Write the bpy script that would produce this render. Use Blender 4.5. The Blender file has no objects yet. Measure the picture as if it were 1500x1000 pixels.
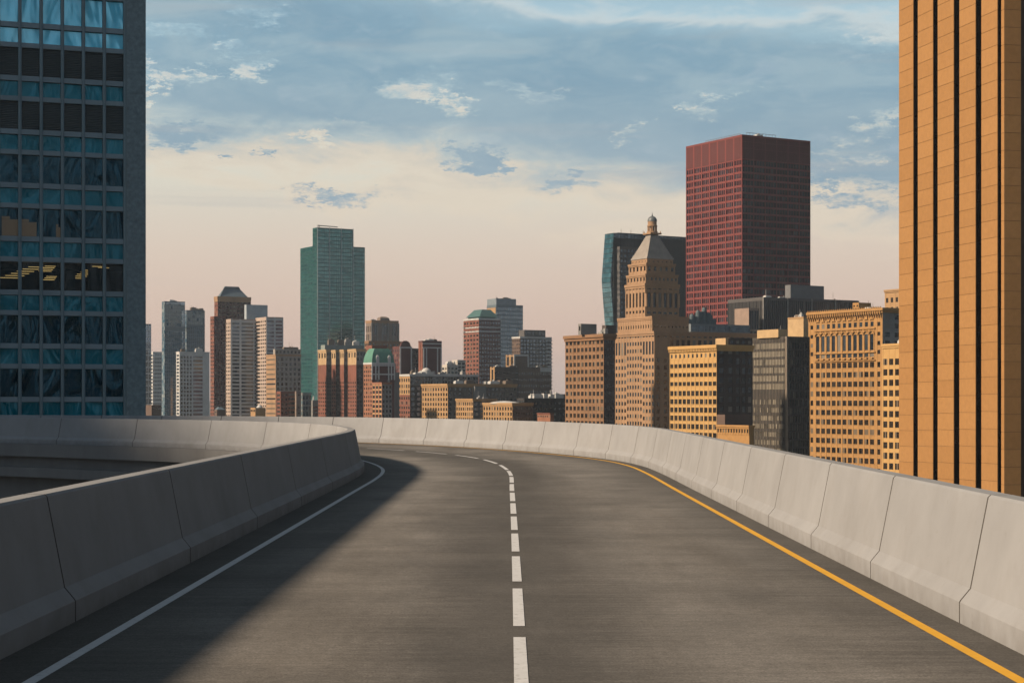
import bpy, bmesh, math, random
from mathutils import Vector
R = math.radians
rnd = random.Random(7)
sc = bpy.context.scene
col = sc.collection
F = 2500.0; U0 = 750.0; HZ = 584.0; CZ = 2.15; GZ = -40.0
CAM = (0.0, 0.0, CZ)

# ---------------------------------------------------------------- materials
def nt(m):
    m.use_nodes = True
    t = m.node_tree
    return t, t.nodes['Principled BSDF']
MATS = {}
AK = 0.575      # albedo scale that goes with the camera exposure of +0.8
def mat(name, c, rough=0.8, var=0.15, scale=0.3, metal=0.0, spec=0.3, bump=0.0, bscale=4.0, c2=None, stretch=(1,1,1), detail=6):
    if name in MATS: return MATS[name]
    c = tuple(x*AK for x in c); c2 = tuple(x*AK for x in c2) if c2 else None
    m = bpy.data.materials.new(name)
    t, b = nt(m)
    b.inputs['Roughness'].default_value = rough
    b.inputs['Metallic'].default_value = metal
    b.inputs['Specular IOR Level'].default_value = spec
    g = t.nodes.new('ShaderNodeNewGeometry')
    mp = t.nodes.new('ShaderNodeMapping'); mp.inputs['Scale'].default_value = stretch
    t.links.new(g.outputs['Position'], mp.inputs['Vector'])
    n = t.nodes.new('ShaderNodeTexNoise'); n.inputs['Scale'].default_value = scale; n.inputs['Detail'].default_value = detail
    n.inputs['Roughness'].default_value = 0.62
    t.links.new(mp.outputs[0], n.inputs['Vector'])
    r = t.nodes.new('ShaderNodeValToRGB')
    r.color_ramp.elements[0].position = 0.3; r.color_ramp.elements[1].position = 0.7
    ca = c2 if c2 else tuple(x*(1-var) for x in c)
    cb = c if c2 else tuple(min(1, x*(1+var)) for x in c)
    r.color_ramp.elements[0].color = (*ca, 1); r.color_ramp.elements[1].color = (*cb, 1)
    t.links.new(n.outputs['Fac'], r.inputs['Fac'])
    t.links.new(r.outputs['Color'], b.inputs['Base Color'])
    if bump:
        n2 = t.nodes.new('ShaderNodeTexNoise'); n2.inputs['Scale'].default_value = bscale; n2.inputs['Detail'].default_value = 5
        t.links.new(mp.outputs[0], n2.inputs['Vector'])
        bp = t.nodes.new('ShaderNodeBump'); bp.inputs['Strength'].default_value = bump
        t.links.new(n2.outputs['Fac'], bp.inputs['Height']); t.links.new(bp.outputs[0], b.inputs['Normal'])
    MATS[name] = m
    return m

def brick_mat(name, c, mortar, w=0.9, h=0.28):
    """wall with fine courses: noise mottling plus horizontal joint lines"""
    if name in MATS: return MATS[name]
    m = mat(name, c, var=0.2, scale=0.12, rough=0.9)
    t = m.node_tree; b = t.nodes['Principled BSDF']
    g = t.nodes.new('ShaderNodeNewGeometry'); s = t.nodes.new('ShaderNodeSeparateXYZ')
    t.links.new(g.outputs['Position'], s.inputs[0])
    d = t.nodes.new('ShaderNodeMath'); d.operation = 'PINGPONG'; d.inputs[1].default_value = h*2
    t.links.new(s.outputs['Z'], d.inputs[0])
    k = t.nodes.new('ShaderNodeMath'); k.operation = 'LESS_THAN'; k.inputs[1].default_value = h*0.3
    t.links.new(d.outputs[0], k.inputs[0])
    k2 = t.nodes.new('ShaderNodeMath'); k2.operation = 'MULTIPLY'; k2.inputs[1].default_value = 0.5
    t.links.new(k.outputs[0], k2.inputs[0])
    mx = t.nodes.new('ShaderNodeMix'); mx.data_type = 'RGBA'
    old = b.inputs['Base Color'].links[0].from_socket
    t.links.new(k2.outputs[0], mx.inputs['Factor']); t.links.new(old, mx.inputs[6]); mx.inputs[7].default_value = (*[x*AK for x in mortar], 1)
    t.links.new(mx.outputs[2], b.inputs['Base Color'])
    return m

def glass(name, c, rough=0.08, spec=0.6, wavy=0.0, var=0.35, scale=0.15, wscale=0.6, ior=1.5, tint=None):
    if name in MATS: return MATS[name]
    m = mat(name, c, rough=rough, var=var, scale=scale, spec=spec)
    t = m.node_tree; b = t.nodes['Principled BSDF']
    b.inputs['IOR'].default_value = ior
    if tint: b.inputs['Specular Tint'].default_value = (*tint, 1)
    if wavy:
        g = t.nodes.new('ShaderNodeNewGeometry')
        n = t.nodes.new('ShaderNodeTexNoise'); n.inputs['Scale'].default_value = wscale; n.inputs['Detail'].default_value = 1.5
        n.inputs['Distortion'].default_value = 2.2
        mpw = t.nodes.new('ShaderNodeMapping'); mpw.inputs['Scale'].default_value = (1, 1, .45); t.links.new(g.outputs['Position'], mpw.inputs[0]); t.links.new(mpw.outputs[0], n.inputs['Vector'])
        bp = t.nodes.new('ShaderNodeBump'); bp.inputs['Strength'].default_value = wavy; bp.inputs['Distance'].default_value = 0.5
        t.links.new(n.outputs['Fac'], bp.inputs['Height']); t.links.new(bp.outputs[0], b.inputs['Normal'])
    return m

# ---------------------------------------------------------------- mesh helpers
class MB:
    def __init__(s): s.v = []; s.f = []; s.m = []
    def quad(s, pts, mi=0):
        k = len(s.v); s.v += [tuple(p) for p in pts]; s.f.append(tuple(range(k, k+len(pts)))); s.m.append(mi)
    def box(s, x0, x1, y0, y1, z0, z1, mi=0):
        if x1 <= x0 or y1 <= y0 or z1 <= z0: return
        k = len(s.v)
        s.v += [(x0,y0,z0),(x1,y0,z0),(x1,y1,z0),(x0,y1,z0),(x0,y0,z1),(x1,y0,z1),(x1,y1,z1),(x0,y1,z1)]
        for f in ((0,3,2,1),(4,5,6,7),(0,1,5,4),(1,2,6,5),(2,3,7,6),(3,0,4,7)):
            s.f.append(tuple(k+i for i in f)); s.m.append(mi)
    def cyl(s, cx, cy, rings, n=16, mi=0):
        """lathe: rings = [(r, z), ...]"""
        k = len(s.v)
        for r, z in rings:
            for i in range(n):
                a = 2*math.pi*i/n; s.v.append((cx+r*math.cos(a), cy+r*math.sin(a), z))
        for j in range(len(rings)-1):
            for i in range(n):
                i2 = (i+1) % n
                s.f.append((k+j*n+i, k+j*n+i2, k+(j+1)*n+i2, k+(j+1)*n+i)); s.m.append(mi)
        s.f.append(tuple(k+i for i in reversed(range(n)))); s.m.append(mi)
        s.f.append(tuple(k+(len(rings)-1)*n+i for i in range(n))); s.m.append(mi)
    def frustum(s, x0, x1, y0, y1, z0, X0, X1, Y0, Y1, z1, mi=0):
        k = len(s.v)
        s.v += [(x0,y0,z0),(x1,y0,z0),(x1,y1,z0),(x0,y1,z0),(X0,Y0,z1),(X1,Y0,z1),(X1,Y1,z1),(X0,Y1,z1)]
        for f in ((0,3,2,1),(4,5,6,7),(0,1,5,4),(1,2,6,5),(2,3,7,6),(3,0,4,7)):
            s.f.append(tuple(k+i for i in f)); s.m.append(mi)
    def tube(s, a, b, r, n=6, mi=0):
        a = Vector(a); b = Vector(b); d = (b-a).normalized()
        u = d.orthogonal().normalized(); w = d.cross(u); k = len(s.v)
        for p in (a, b):
            for i in range(n):
                t = 2*math.pi*i/n; s.v.append(tuple(p+u*r*math.cos(t)+w*r*math.sin(t)))
        for i in range(n):
            j = (i+1) % n; s.f.append((k+i, k+j, k+n+j, k+n+i)); s.m.append(mi)
        s.f.append(tuple(k+i for i in reversed(range(n)))); s.m.append(mi)
        s.f.append(tuple(k+n+i for i in range(n))); s.m.append(mi)
    def build(s, name, mats, parent=None, warp=None, smooth=False):
        if not s.f: return None
        if not isinstance(mats, (list, tuple)): mats = [mats]
        me = bpy.data.meshes.new(name)
        vs = s.v
        if warp: vs = [(x+warp(z)[0], y+warp(z)[1], z) for x, y, z in vs]
        me.from_pydata(vs, [], s.f)
        for mm in mats: me.materials.append(mm)
        me.polygons.foreach_set('material_index', s.m)
        if smooth: me.polygons.foreach_set('use_smooth', [True]*len(s.f))
        me.update()
        o = bpy.data.objects.new(name, me); col.objects.link(o)
        if parent: o.parent = parent
        return o
def tag(o, label=None, cat=None, group=None, kind=None):
    if label: o['label'] = label
    if cat: o['category'] = cat
    if group: o['group'] = group
    if kind: o['kind'] = kind
    return o
def empty(name, loc, rz=0):
    o = bpy.data.objects.new(name, None); col.objects.link(o); o.location = loc; o.rotation_euler = (0, 0, rz)
    o.empty_display_size = 1
    return o

# ---------------------------------------------------------------- camera / light / world
cam = bpy.data.cameras.new('camera'); co = bpy.data.objects.new('camera', cam); col.objects.link(co)
co.location = CAM; co.rotation_euler = (R(90), 0, 0)
cam.sensor_width = 36; cam.lens = F/1500*36; cam.shift_y = (HZ-500)/1500
cam.clip_start = 0.2; cam.clip_end = 60000
sc.camera = co
SUN_EL = 30.0; SH = (-0.94, -0.342)              # horizontal direction towards the sun
sun = bpy.data.lights.new('sun', 'SUN'); so = bpy.data.objects.new('sun', sun); col.objects.link(so)
sun.energy = 5.0; sun.angle = R(5); sun.color = (1.0, 0.79, 0.58)
tos = Vector((SH[0]*math.cos(R(SUN_EL)), SH[1]*math.cos(R(SUN_EL)), math.sin(R(SUN_EL))))
so.rotation_euler = tos.to_track_quat('Z', 'Y').to_euler(); so.location = (-60, -40, 80)
sc.view_settings.view_transform = 'Standard'; sc.view_settings.look = 'None'
sc.view_settings.exposure = 0.8; sc.view_settings.gamma = 1

def lin(r, g, b): return tuple(((x/255)/12.92 if x <= 10 else (((x/255)+0.055)/1.055)**2.4) for x in (r, g, b))

w = bpy.data.worlds.new('World'); sc.world = w; w.use_nodes = True
T = w.node_tree; N = T.nodes; L = T.links
def val(x):
    return x
def mth(op, a, b=None, c=None, clamp=False):
    n = N.new('ShaderNodeMath'); n.operation = op; n.use_clamp = clamp
    for i, x in enumerate((a, b, c)):
        if x is None: continue
        if isinstance(x, (int, float)): n.inputs[i].default_value = x
        else: L.new(x, n.inputs[i])
    return n.outputs[0]
def smooth(x, a, b):
    n = N.new('ShaderNodeMapRange'); n.interpolation_type = 'SMOOTHSTEP'; L.new(x, n.inputs[0])
    n.inputs[1].default_value = a; n.inputs[2].default_value = b
    n.inputs[3].default_value = 0; n.inputs[4].default_value = 1
    return n.outputs[0]
def mixc(f, a, b):
    n = N.new('ShaderNodeMix'); n.data_type = 'RGBA'
    if isinstance(f, (int, float)): n.inputs[0].default_value = f
    else: L.new(f, n.inputs[0])
    for i, x in ((6, a), (7, b)):
        if isinstance(x, tuple): n.inputs[i].default_value = (*x, 1)
        else: L.new(x, n.inputs[i])
    return n.outputs[2]
def noise(vec, scale, detail, rough=0.55, dist=0.0):
    n = N.new('ShaderNodeTexNoise'); L.new(vec, n.inputs['Vector']); n.inputs['Scale'].default_value = scale
    n.inputs['Detail'].default_value = detail; n.inputs['Roughness'].default_value = rough; n.inputs['Distortion'].default_value = dist
    return n.outputs['Fac']
tc = N.new('ShaderNodeTexCoord'); sp = N.new('ShaderNodeSeparateXYZ'); L.new(tc.outputs['Generated'], sp.inputs[0])
X, Y, Z = sp.outputs
hyp = mth('SQRT', mth('ADD', mth('MULTIPLY', X, X), mth('MULTIPLY', Y, Y)))
v = mth('DIVIDE', Z, mth('MAXIMUM', hyp, 0.02))            # tan of elevation
az = mth('ARCTAN2', X, Y)                                     # azimuth, 0 = ahead
sky = N.new('ShaderNodeTexSky'); sky.sky_type = 'NISHITA'; sky.sun_disc = False
sky.sun_elevation = R(SUN_EL); sky.sun_rotation = math.atan2(SH[0], SH[1]); sky.air_density = 1.2; sky.dust_density = 2.5
ramp = N.new('ShaderNodeValToRGB'); L.new(mth('MULTIPLY', v, 2.5, clamp=True), ramp.inputs['Fac'])
els = ramp.color_ramp.elements
stops = [(0.0, lin(206,178,166)), (0.035*2.5, lin(219,190,175)), (0.085*2.5, lin(223,206,191)), (0.125*2.5, lin(223,219,205)),
         (0.16*2.5, lin(216,224,217)), (0.21*2.5, lin(180,212,226)), (0.30*2.5, lin(120,150,178)), (1.0, lin(72,88,108))]
els[0].position = 0; els[0].color = (*stops[0][1], 1); els[1].position = 1; els[1].color = (*stops[-1][1], 1)
for p, c in stops[1:-1]:
    e = els.new(p); e.color = (*c, 1)
nis = N.new('ShaderNodeVectorMath'); nis.operation = 'SCALE'; L.new(sky.outputs[0], nis.inputs[0]); nis.inputs['Scale'].default_value = 0.06
base = mixc(0.94, nis.outputs[0], ramp.outputs['Color'])
# clouds in (azimuth, elevation) with a gentle stretch
cv = N.new('ShaderNodeCombineXYZ'); L.new(mth('MULTIPLY', az, 5.0), cv.inputs[0]); L.new(mth('MULTIPLY', v, 16.0), cv.inputs[1]); cv.inputs[2].default_value = 3.3
n1 = noise(cv.outputs[0], 1.0, 7, 0.56, 0.35)
cv2 = N.new('ShaderNodeCombineXYZ'); L.new(mth('MULTIPLY', az, 9.0), cv2.inputs[0]); L.new(mth('MULTIPLY', v, 24.0), cv2.inputs[1]); cv2.inputs[2].default_value = 8.1
n2 = noise(cv2.outputs[0], 1.6, 7, 0.62, 0.5)
# lower edge of the cloud bank, drooping to the right, thinning top right
edge = mth('ADD', 0.120, mth('MULTIPLY', az, -0.08))
d0 = mth('MULTIPLY', mth('SUBTRACT', v, edge), 12.0)
d0 = mth('MINIMUM', d0, 0.50)
tr = mth('MULTIPLY', smooth(mth('ADD', v, mth('MULTIPLY', az, 0.10)), 0.212, 0.245), 0.62)
dens = mth('ADD', mth('ADD', d0, mth('MULTIPLY', mth('SUBTRACT', n1, 0.5), 1.15)), mth('MULTIPLY', mth('SUBTRACT', n2, 0.5), 1.15))
vv = mth('MULTIPLY', smooth(v, 0.30, 0.45), 0.3)
dens = mth('ADD', mth('SUBTRACT', dens, tr), vv)
# small loose clouds under the bank
wn1 = N.new('ShaderNodeTexNoise'); wn1.inputs['Scale'].default_value = 2.4; wn1.inputs['Detail'].default_value = 6; wn1.inputs['Roughness'].default_value = .78; L.new(cv2.outputs[0], wn1.inputs['Vector'])
wsx = N.new('ShaderNodeSeparateColor'); L.new(wn1.outputs['Color'], wsx.inputs[0])
azw = mth('ADD', az, mth('MULTIPLY', mth('SUBTRACT', wsx.outputs[0], .5), .13))
vw = mth('ADD', v, mth('MULTIPLY', mth('SUBTRACT', wsx.outputs[1], .5), .06))
def blob(a0, v0, ra, rv, amp):
    da = mth('DIVIDE', mth('SUBTRACT', azw, a0), ra); dv = mth('DIVIDE', mth('SUBTRACT', vw, v0), rv)
    rr = mth('ADD', mth('MULTIPLY', da, da), mth('MULTIPLY', dv, dv))
    return mth('MULTIPLY', mth('SUBTRACT', 1.0, smooth(rr, 0.0, 1.0)), amp)
def pb(px, py, rx, ry, amp): return blob((px-750)/F, (HZ-py)/F, rx/F, ry/F, amp)
blobs = []
for p in ((702, 233, 60, 22, 0.50), (830, 274, 40, 15, 0.45), (490, 287, 95, 17, 0.42), (265, 208, 70, 22, 0.30), (375, 235, 30, 7, 0.50), (1240, 300, 80, 18, 0.34), (1230, 262, 60, 22, 0.50),
          (245, 60, 81, 18, -0.19), (340, 100, 40.5, 21, -0.31), (262, 122, 45.9, 21, -0.34), (375, 25, 67.5, 27, -0.28), (620, 130, 81, 33, -0.25), (660, 152, 29.7, 18, -0.31), (1035, 148, 35.1, 27, -0.34),
          (1295, 180, 40.5, 39, -0.31), (480, 198, 45.9, 13.5, -0.28), (1250, 228, 74.25, 36, -0.31), (760, 135, 40.5, 21, -0.22), (925, 187, 21.6, 15, -0.25), (215, 130, 18.9, 39, -0.37), (1275, 80, 94.5, 21, -0.19)):
    blobs.append(pb(*p))
bs_ = blobs[0]
for b_ in blobs[1:]: bs_ = mth('ADD', bs_, b_)
bs_ = mth('MULTIPLY', bs_, mth('ADD', 0.35, mth('MULTIPLY', smooth(wsx.outputs[2], .38, .62), 1.25)))
dens = mth('ADD', dens, bs_)
mask = smooth(dens, -0.14, 0.46)
rim = mth('MULTIPLY', smooth(dens, -0.25, 0.02), mth('SUBTRACT', 1.0, smooth(dens, 0.02, 0.22)))
ctone = mixc(smooth(n2, 0.38, 0.64), lin(128,163,184), lin(156,182,195))
ctone = mixc(mth('MULTIPLY', smooth(v, 0.20, 0.13), 0.55), ctone, lin(149,170,186))
cn3 = noise(cv.outputs[0], 0.55, 4, 0.5)
ctone = mixc(mth('MULTIPLY', smooth(cn3, 0.40, 0.66), 0.55), ctone, lin(122,155,177))
n4 = noise(cv2.outputs[0], 3.0, 6, .6, .6)
ctone = mixc(mth('MULTIPLY', smooth(n4, .54, .75), .28), ctone, lin(190,203,212))
hi = mixc(smooth(v, 0.14, 0.23), lin(228,214,194), lin(206,217,220))
c = mixc(mth('MULTIPLY', rim, 0.8), base, hi)
c = mixc(mth('MULTIPLY', mask, 0.93), c, ctone)
# faint streaks low down
cv3 = N.new('ShaderNodeCombineXYZ'); L.new(mth('MULTIPLY', az, 3.0), cv3.inputs[0]); L.new(mth('MULTIPLY', v, 60.0), cv3.inputs[1])
n3 = noise(cv3.outputs[0], 1.0, 5, 0.5, 0.3)
c = mixc(mth('MULTIPLY', mth('MULTIPLY', smooth(n3, 0.56, 0.74), smooth(v, 0.03, 0.07)), 0.35), c, lin(186,186,186))
cosa = mth('DIVIDE', Y, mth('MAXIMUM', hyp, 0.02))
fr = mth('MULTIPLY', smooth(cosa, 0.66, 0.953), 0.82)
bk = mth('MULTIPLY', smooth(mth('MULTIPLY', cosa, -1), 0.0, 0.9), 0.34)
low = mth('ADD', mth('ADD', 0.18, fr), bk)
low = mth('ADD', low, mth('MULTIPLY', mth('SUBTRACT', 0.5, low), smooth(v, 0.5, 1.6)))     # the dusk is brightest ahead, dull cloud elsewhere
tint = mixc(fr, (1.02, .95, .88), (1, 1, 1))
mm_ = N.new('ShaderNodeVectorMath'); mm_.operation = 'MULTIPLY'; L.new(c, mm_.inputs[0]); L.new(tint, mm_.inputs[1])
ss_ = N.new('ShaderNodeVectorMath'); ss_.operation = 'SCALE'; L.new(mm_.outputs[0], ss_.inputs[0]); L.new(low, ss_.inputs['Scale'])
c = ss_.outputs[0]
bk2 = mth('ADD', mth('MULTIPLY', smooth(mth('MULTIPLY', cosa, -1), 0.32, 0.78), 1.75), 0.06)
bk2 = mth('ADD', bk2, mth('MULTIPLY', smooth(mth('MULTIPLY', X, -1), 0.2, 0.9), 0.2))
bk2 = mth('ADD', bk2, mth('MULTIPLY', mth('SUBTRACT', 0.55, bk2), smooth(v, 0.9, 2.0)))
cheap = mixc(0.88, ramp.outputs['Color'], lin(137,153,168))
cn5 = N.new('ShaderNodeTexNoise'); cn5.inputs['Scale'].default_value = 4.0; cn5.inputs['Detail'].default_value = 2.5; L.new(tc.outputs['Generated'], cn5.inputs['Vector'])
bk2 = mth('MULTIPLY', bk2, mth('ADD', 0.35, mth('MULTIPLY', smooth(cn5.outputs['Fac'], .36, .62), 1.25)))
cs = N.new('ShaderNodeVectorMath'); cs.operation = 'SCALE'; L.new(cheap, cs.inputs[0]); L.new(bk2, cs.inputs['Scale'])
bg = N['Background']; L.new(c, bg.inputs['Color']); bg.inputs['Strength'].default_value = AK
bg2 = N.new('ShaderNodeBackground'); L.new(cs.outputs[0], bg2.inputs['Color']); bg2.inputs['Strength'].default_value = AK
sel = mth('MULTIPLY', mth('GREATER_THAN', cosa, 0.72), mth('LESS_THAN', v, 0.6))
mxw = N.new('ShaderNodeMixShader'); L.new(sel, mxw.inputs[0]); L.new(bg2.outputs[0], mxw.inputs[1]); L.new(bg.outputs[0], mxw.inputs[2])
L.new(mxw.outputs[0], N['World Output'].inputs['Surface'])

# the evening air: one closed box of even haze round the scene
hb = MB(); hb.box(-9000, 9000, -700, 8200, 0, 182); 
hm = bpy.data.materials.new('haze'); hm.use_nodes = True; t_ = hm.node_tree; t_.nodes.clear()
o_ = t_.nodes.new('ShaderNodeOutputMaterial'); v_ = t_.nodes.new('ShaderNodeVolumePrincipled')
v_.inputs['Color'].default_value = (.72, .86, 1, 1); v_.inputs['Density'].default_value = .000065; v_.inputs['Anisotropy'].default_value = .2
t_.links.new(v_.outputs[0], o_.inputs['Volume'])
ho = hb.build('haze', hm); ho.location = (0, 0, GZ-1); tag(ho, kind='stuff')

# ---------------------------------------------------------------- the road
def catmull(P, step=1.0):
    out = []
    n = len(P)
    for i in range(n-1):
        p0 = P[max(i-1, 0)]; p1 = P[i]; p2 = P[i+1]; p3 = P[min(i+2, n-1)]
        d = math.dist(p1, p2); t01 = max(math.dist(p0, p1), 1e-3)**.5; t12 = max(d, 1e-3)**.5; t23 = max(math.dist(p2, p3), 1e-3)**.5
        m1 = [(p2[k]-p1[k]) + t12*((p1[k]-p0[k])/t01-(p2[k]-p0[k])/(t01+t12)) if i > 0 else p2[k]-p1[k] for k in (0, 1)]
        m2 = [(p2[k]-p1[k]) + t12*((p3[k]-p2[k])/t23-(p3[k]-p1[k])/(t12+t23)) if i < n-2 else p2[k]-p1[k] for k in (0, 1)]
        K = 12
        for j in range(K):
            t = j/K; a = 2*t**3-3*t*t+1; b = t**3-2*t*t+t; c_ = -2*t**3+3*t*t; e = t**3-t*t
            out.append(tuple(a*p1[k]+b*m1[k]+c_*p2[k]+e*m2[k] for k in (0, 1)))
    out.append(tuple(P[-1]))
    return out
OP = [(4.3,-40),(4.3,0),(4.3,20),(4.3,40),(4.3,50),(4.15,55),(3.6,59.8),(2.3,65.2),(.5,70.5),(-1.7,75.5),(-4.4,80.3),(-7.8,84.8),(-12.5,89),(-19,93),(-30,97.5),(-46,102),(-75,106)]
IP = [(-4.22,-40),(-4.22,0),(-4.22,20),(-4.22,40),(-4.22,45.5),(-4.3,49),(-4.5,52),(-4.9,55),(-5.5,58.2),(-6.3,61.5),(-7.4,64.5),(-8.7,67.5),(-12.7,74),(-17.9,79),(-25.7,85),(-42,92),(-72,97)]
Oc = catmull(OP); Ic = catmull(IP)
class Path:
    def __init__(s, pts):
        s.p = pts; s.s = [0.0]
        for a, b in zip(pts, pts[1:]): s.s.append(s.s[-1]+math.dist(a, b))
        s.len = s.s[-1]
    def at(s, d):
        d = min(max(d, 0), s.len-1e-6)
        import bisect
        i = min(bisect.bisect_right(s.s, d)-1, len(s.p)-2)
        t = (d-s.s[i])/(s.s[i+1]-s.s[i])
        a, b = s.p[i], s.p[i+1]
        return (a[0]+(b[0]-a[0])*t, a[1]+(b[1]-a[1])*t)
    def frame(s, d):
        a = s.at(max(d-.6, 0)); b = s.at(min(d+.6, s.len-1e-3)); l = math.dist(a, b) or 1
        tx, ty = (b[0]-a[0])/l, (b[1]-a[1])/l
        return s.at(d), (tx, ty), (ty, -tx)        # right-hand normal
PO = Path(Oc); PI_ = Path(Ic)

concrete = mat('concrete', (.355,.368,.385), rough=.88, var=.09, scale=.9, bump=.08, bscale=30, stretch=(1,1,.8), spec=.2)
def wear(m, amount, lo, hi, scale, stretch, cmul):
    """multiplies an irregular stain pattern over the base colour"""
    t = m.node_tree; b = t.nodes['Principled BSDF']; old = b.inputs['Base Color'].links[0].from_socket
    g = t.nodes.new('ShaderNodeNewGeometry'); mp = t.nodes.new('ShaderNodeMapping'); mp.inputs['Scale'].default_value = stretch
    t.links.new(g.outputs['Position'], mp.inputs[0])
    n = t.nodes.new('ShaderNodeTexNoise'); n.inputs['Scale'].default_value = scale; n.inputs['Detail'].default_value = 8; n.inputs['Roughness'].default_value = .65
    t.links.new(mp.outputs[0], n.inputs['Vector'])
    r = t.nodes.new('ShaderNodeMapRange'); r.inputs[1].default_value = lo; r.inputs[2].default_value = hi; r.inputs[4].default_value = amount
    t.links.new(n.outputs['Fac'], r.inputs[0])
    mx = t.nodes.new('ShaderNodeMix'); mx.data_type = 'RGBA'; mx.blend_type = 'MULTIPLY'
    t.links.new(r.outputs[0], mx.inputs[0]); t.links.new(old, mx.inputs[6]); mx.inputs[7].default_value = (*cmul, 1)
    t.links.new(mx.outputs[2], b.inputs['Base Color'])
wear(concrete, .45, .50, .75, 1.3, (1,1,.75), (.80,.77,.74))
wear(concrete, .5, .45, .7, .25, (1,1,1), (.88,.87,.86))
wear(concrete, .6, .60, .72, 9, (1,1,1), (.86,.85,.83))
def foot_grime(m):
    t = m.node_tree; b = t.nodes['Principled BSDF']; old = b.inputs['Base Color'].links[0].from_socket
    g = t.nodes.new('ShaderNodeNewGeometry'); sx = t.nodes.new('ShaderNodeSeparateXYZ'); t.links.new(g.outputs['Position'], sx.inputs[0])
    n = t.nodes.new('ShaderNodeTexNoise'); n.inputs['Scale'].default_value = 3.5; n.inputs['Detail'].default_value = 8; t.links.new(g.outputs['Position'], n.inputs['Vector'])
    a = t.nodes.new('ShaderNodeMath'); a.operation = 'MULTIPLY_ADD'; t.links.new(n.outputs['Fac'], a.inputs[0]); a.inputs[1].default_value = -.55; t.links.new(sx.outputs['Z'], a.inputs[2])
    r = t.nodes.new('ShaderNodeMapRange'); r.inputs[1].default_value = -.30; r.inputs[2].default_value = -.08; r.inputs[3].default_value = .42; r.inputs[4].default_value = 0
    t.links.new(a.outputs[0], r.inputs[0])
    mx = t.nodes.new('ShaderNodeMix'); mx.data_type = 'RGBA'; mx.blend_type = 'MULTIPLY'; t.links.new(r.outputs[0], mx.inputs[0]); t.links.new(old, mx.inputs[6]); mx.inputs[7].default_value = (.62,.58,.54,1)
    t.links.new(mx.outputs[2], b.inputs['Base Color'])
foot_grime(concrete)
deckc = mat('deck_concrete', (.25,.25,.25), rough=.9, var=.18, scale=.4, stretch=(1,1,.3))
asph = mat('asphalt', (.31,.293,.27), rough=.86, scale=.8, c2=(.20,.190,.176), stretch=(.8,.5,1), bump=.25, bscale=60, spec=.3)
wear(asph, .5, .42, .66, 1.1, (.35,1.2,1), (.72,.71,.69))
wear(asph, .7, .46, .66, .42, (1,.07,1), (.70,.67,.63))
wear(asph, .8, .64, .70, 1.7, (.5,1,1), (.72,.70,.68))
wear(asph, .75, .40, .6, 14, (.7,1.2,1), (.66,.66,.66))
wear(asph, .9, .42, .62, 45, (1,1,1), (.5,.5,.5))
white = mat('white_paint', (.74,.76,.78), rough=.7, var=.06, scale=6)
wear(white, .8, .56, .68, 14, (1,1,1), (.45,.43,.4))
yellow = mat('yellow_paint', (.86,.46,.03), rough=.7, var=.07, scale=4)
wear(yellow, .6, .64, .72, 10, (1,1,1), (.6,.55,.5))

def strip(name, A, B, z, m):
    mb = MB()
    k = 0
    for a, b in zip(A, B): mb.v += [(a[0], a[1], z), (b[0], b[1], z)]
    for i in range(len(A)-1):
        mb.f.append((2*i, 2*i+1, 2*i+3, 2*i+2)); mb.m.append(0)
    return mb.build(name, m)
def offs(P, d):
    out = []
    for i, p in enumerate(P.p):
        _, t, n = P.frame(P.s[i]); out.append((p[0]+n[0]*d, p[1]+n[1]*d))
    return out
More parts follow.
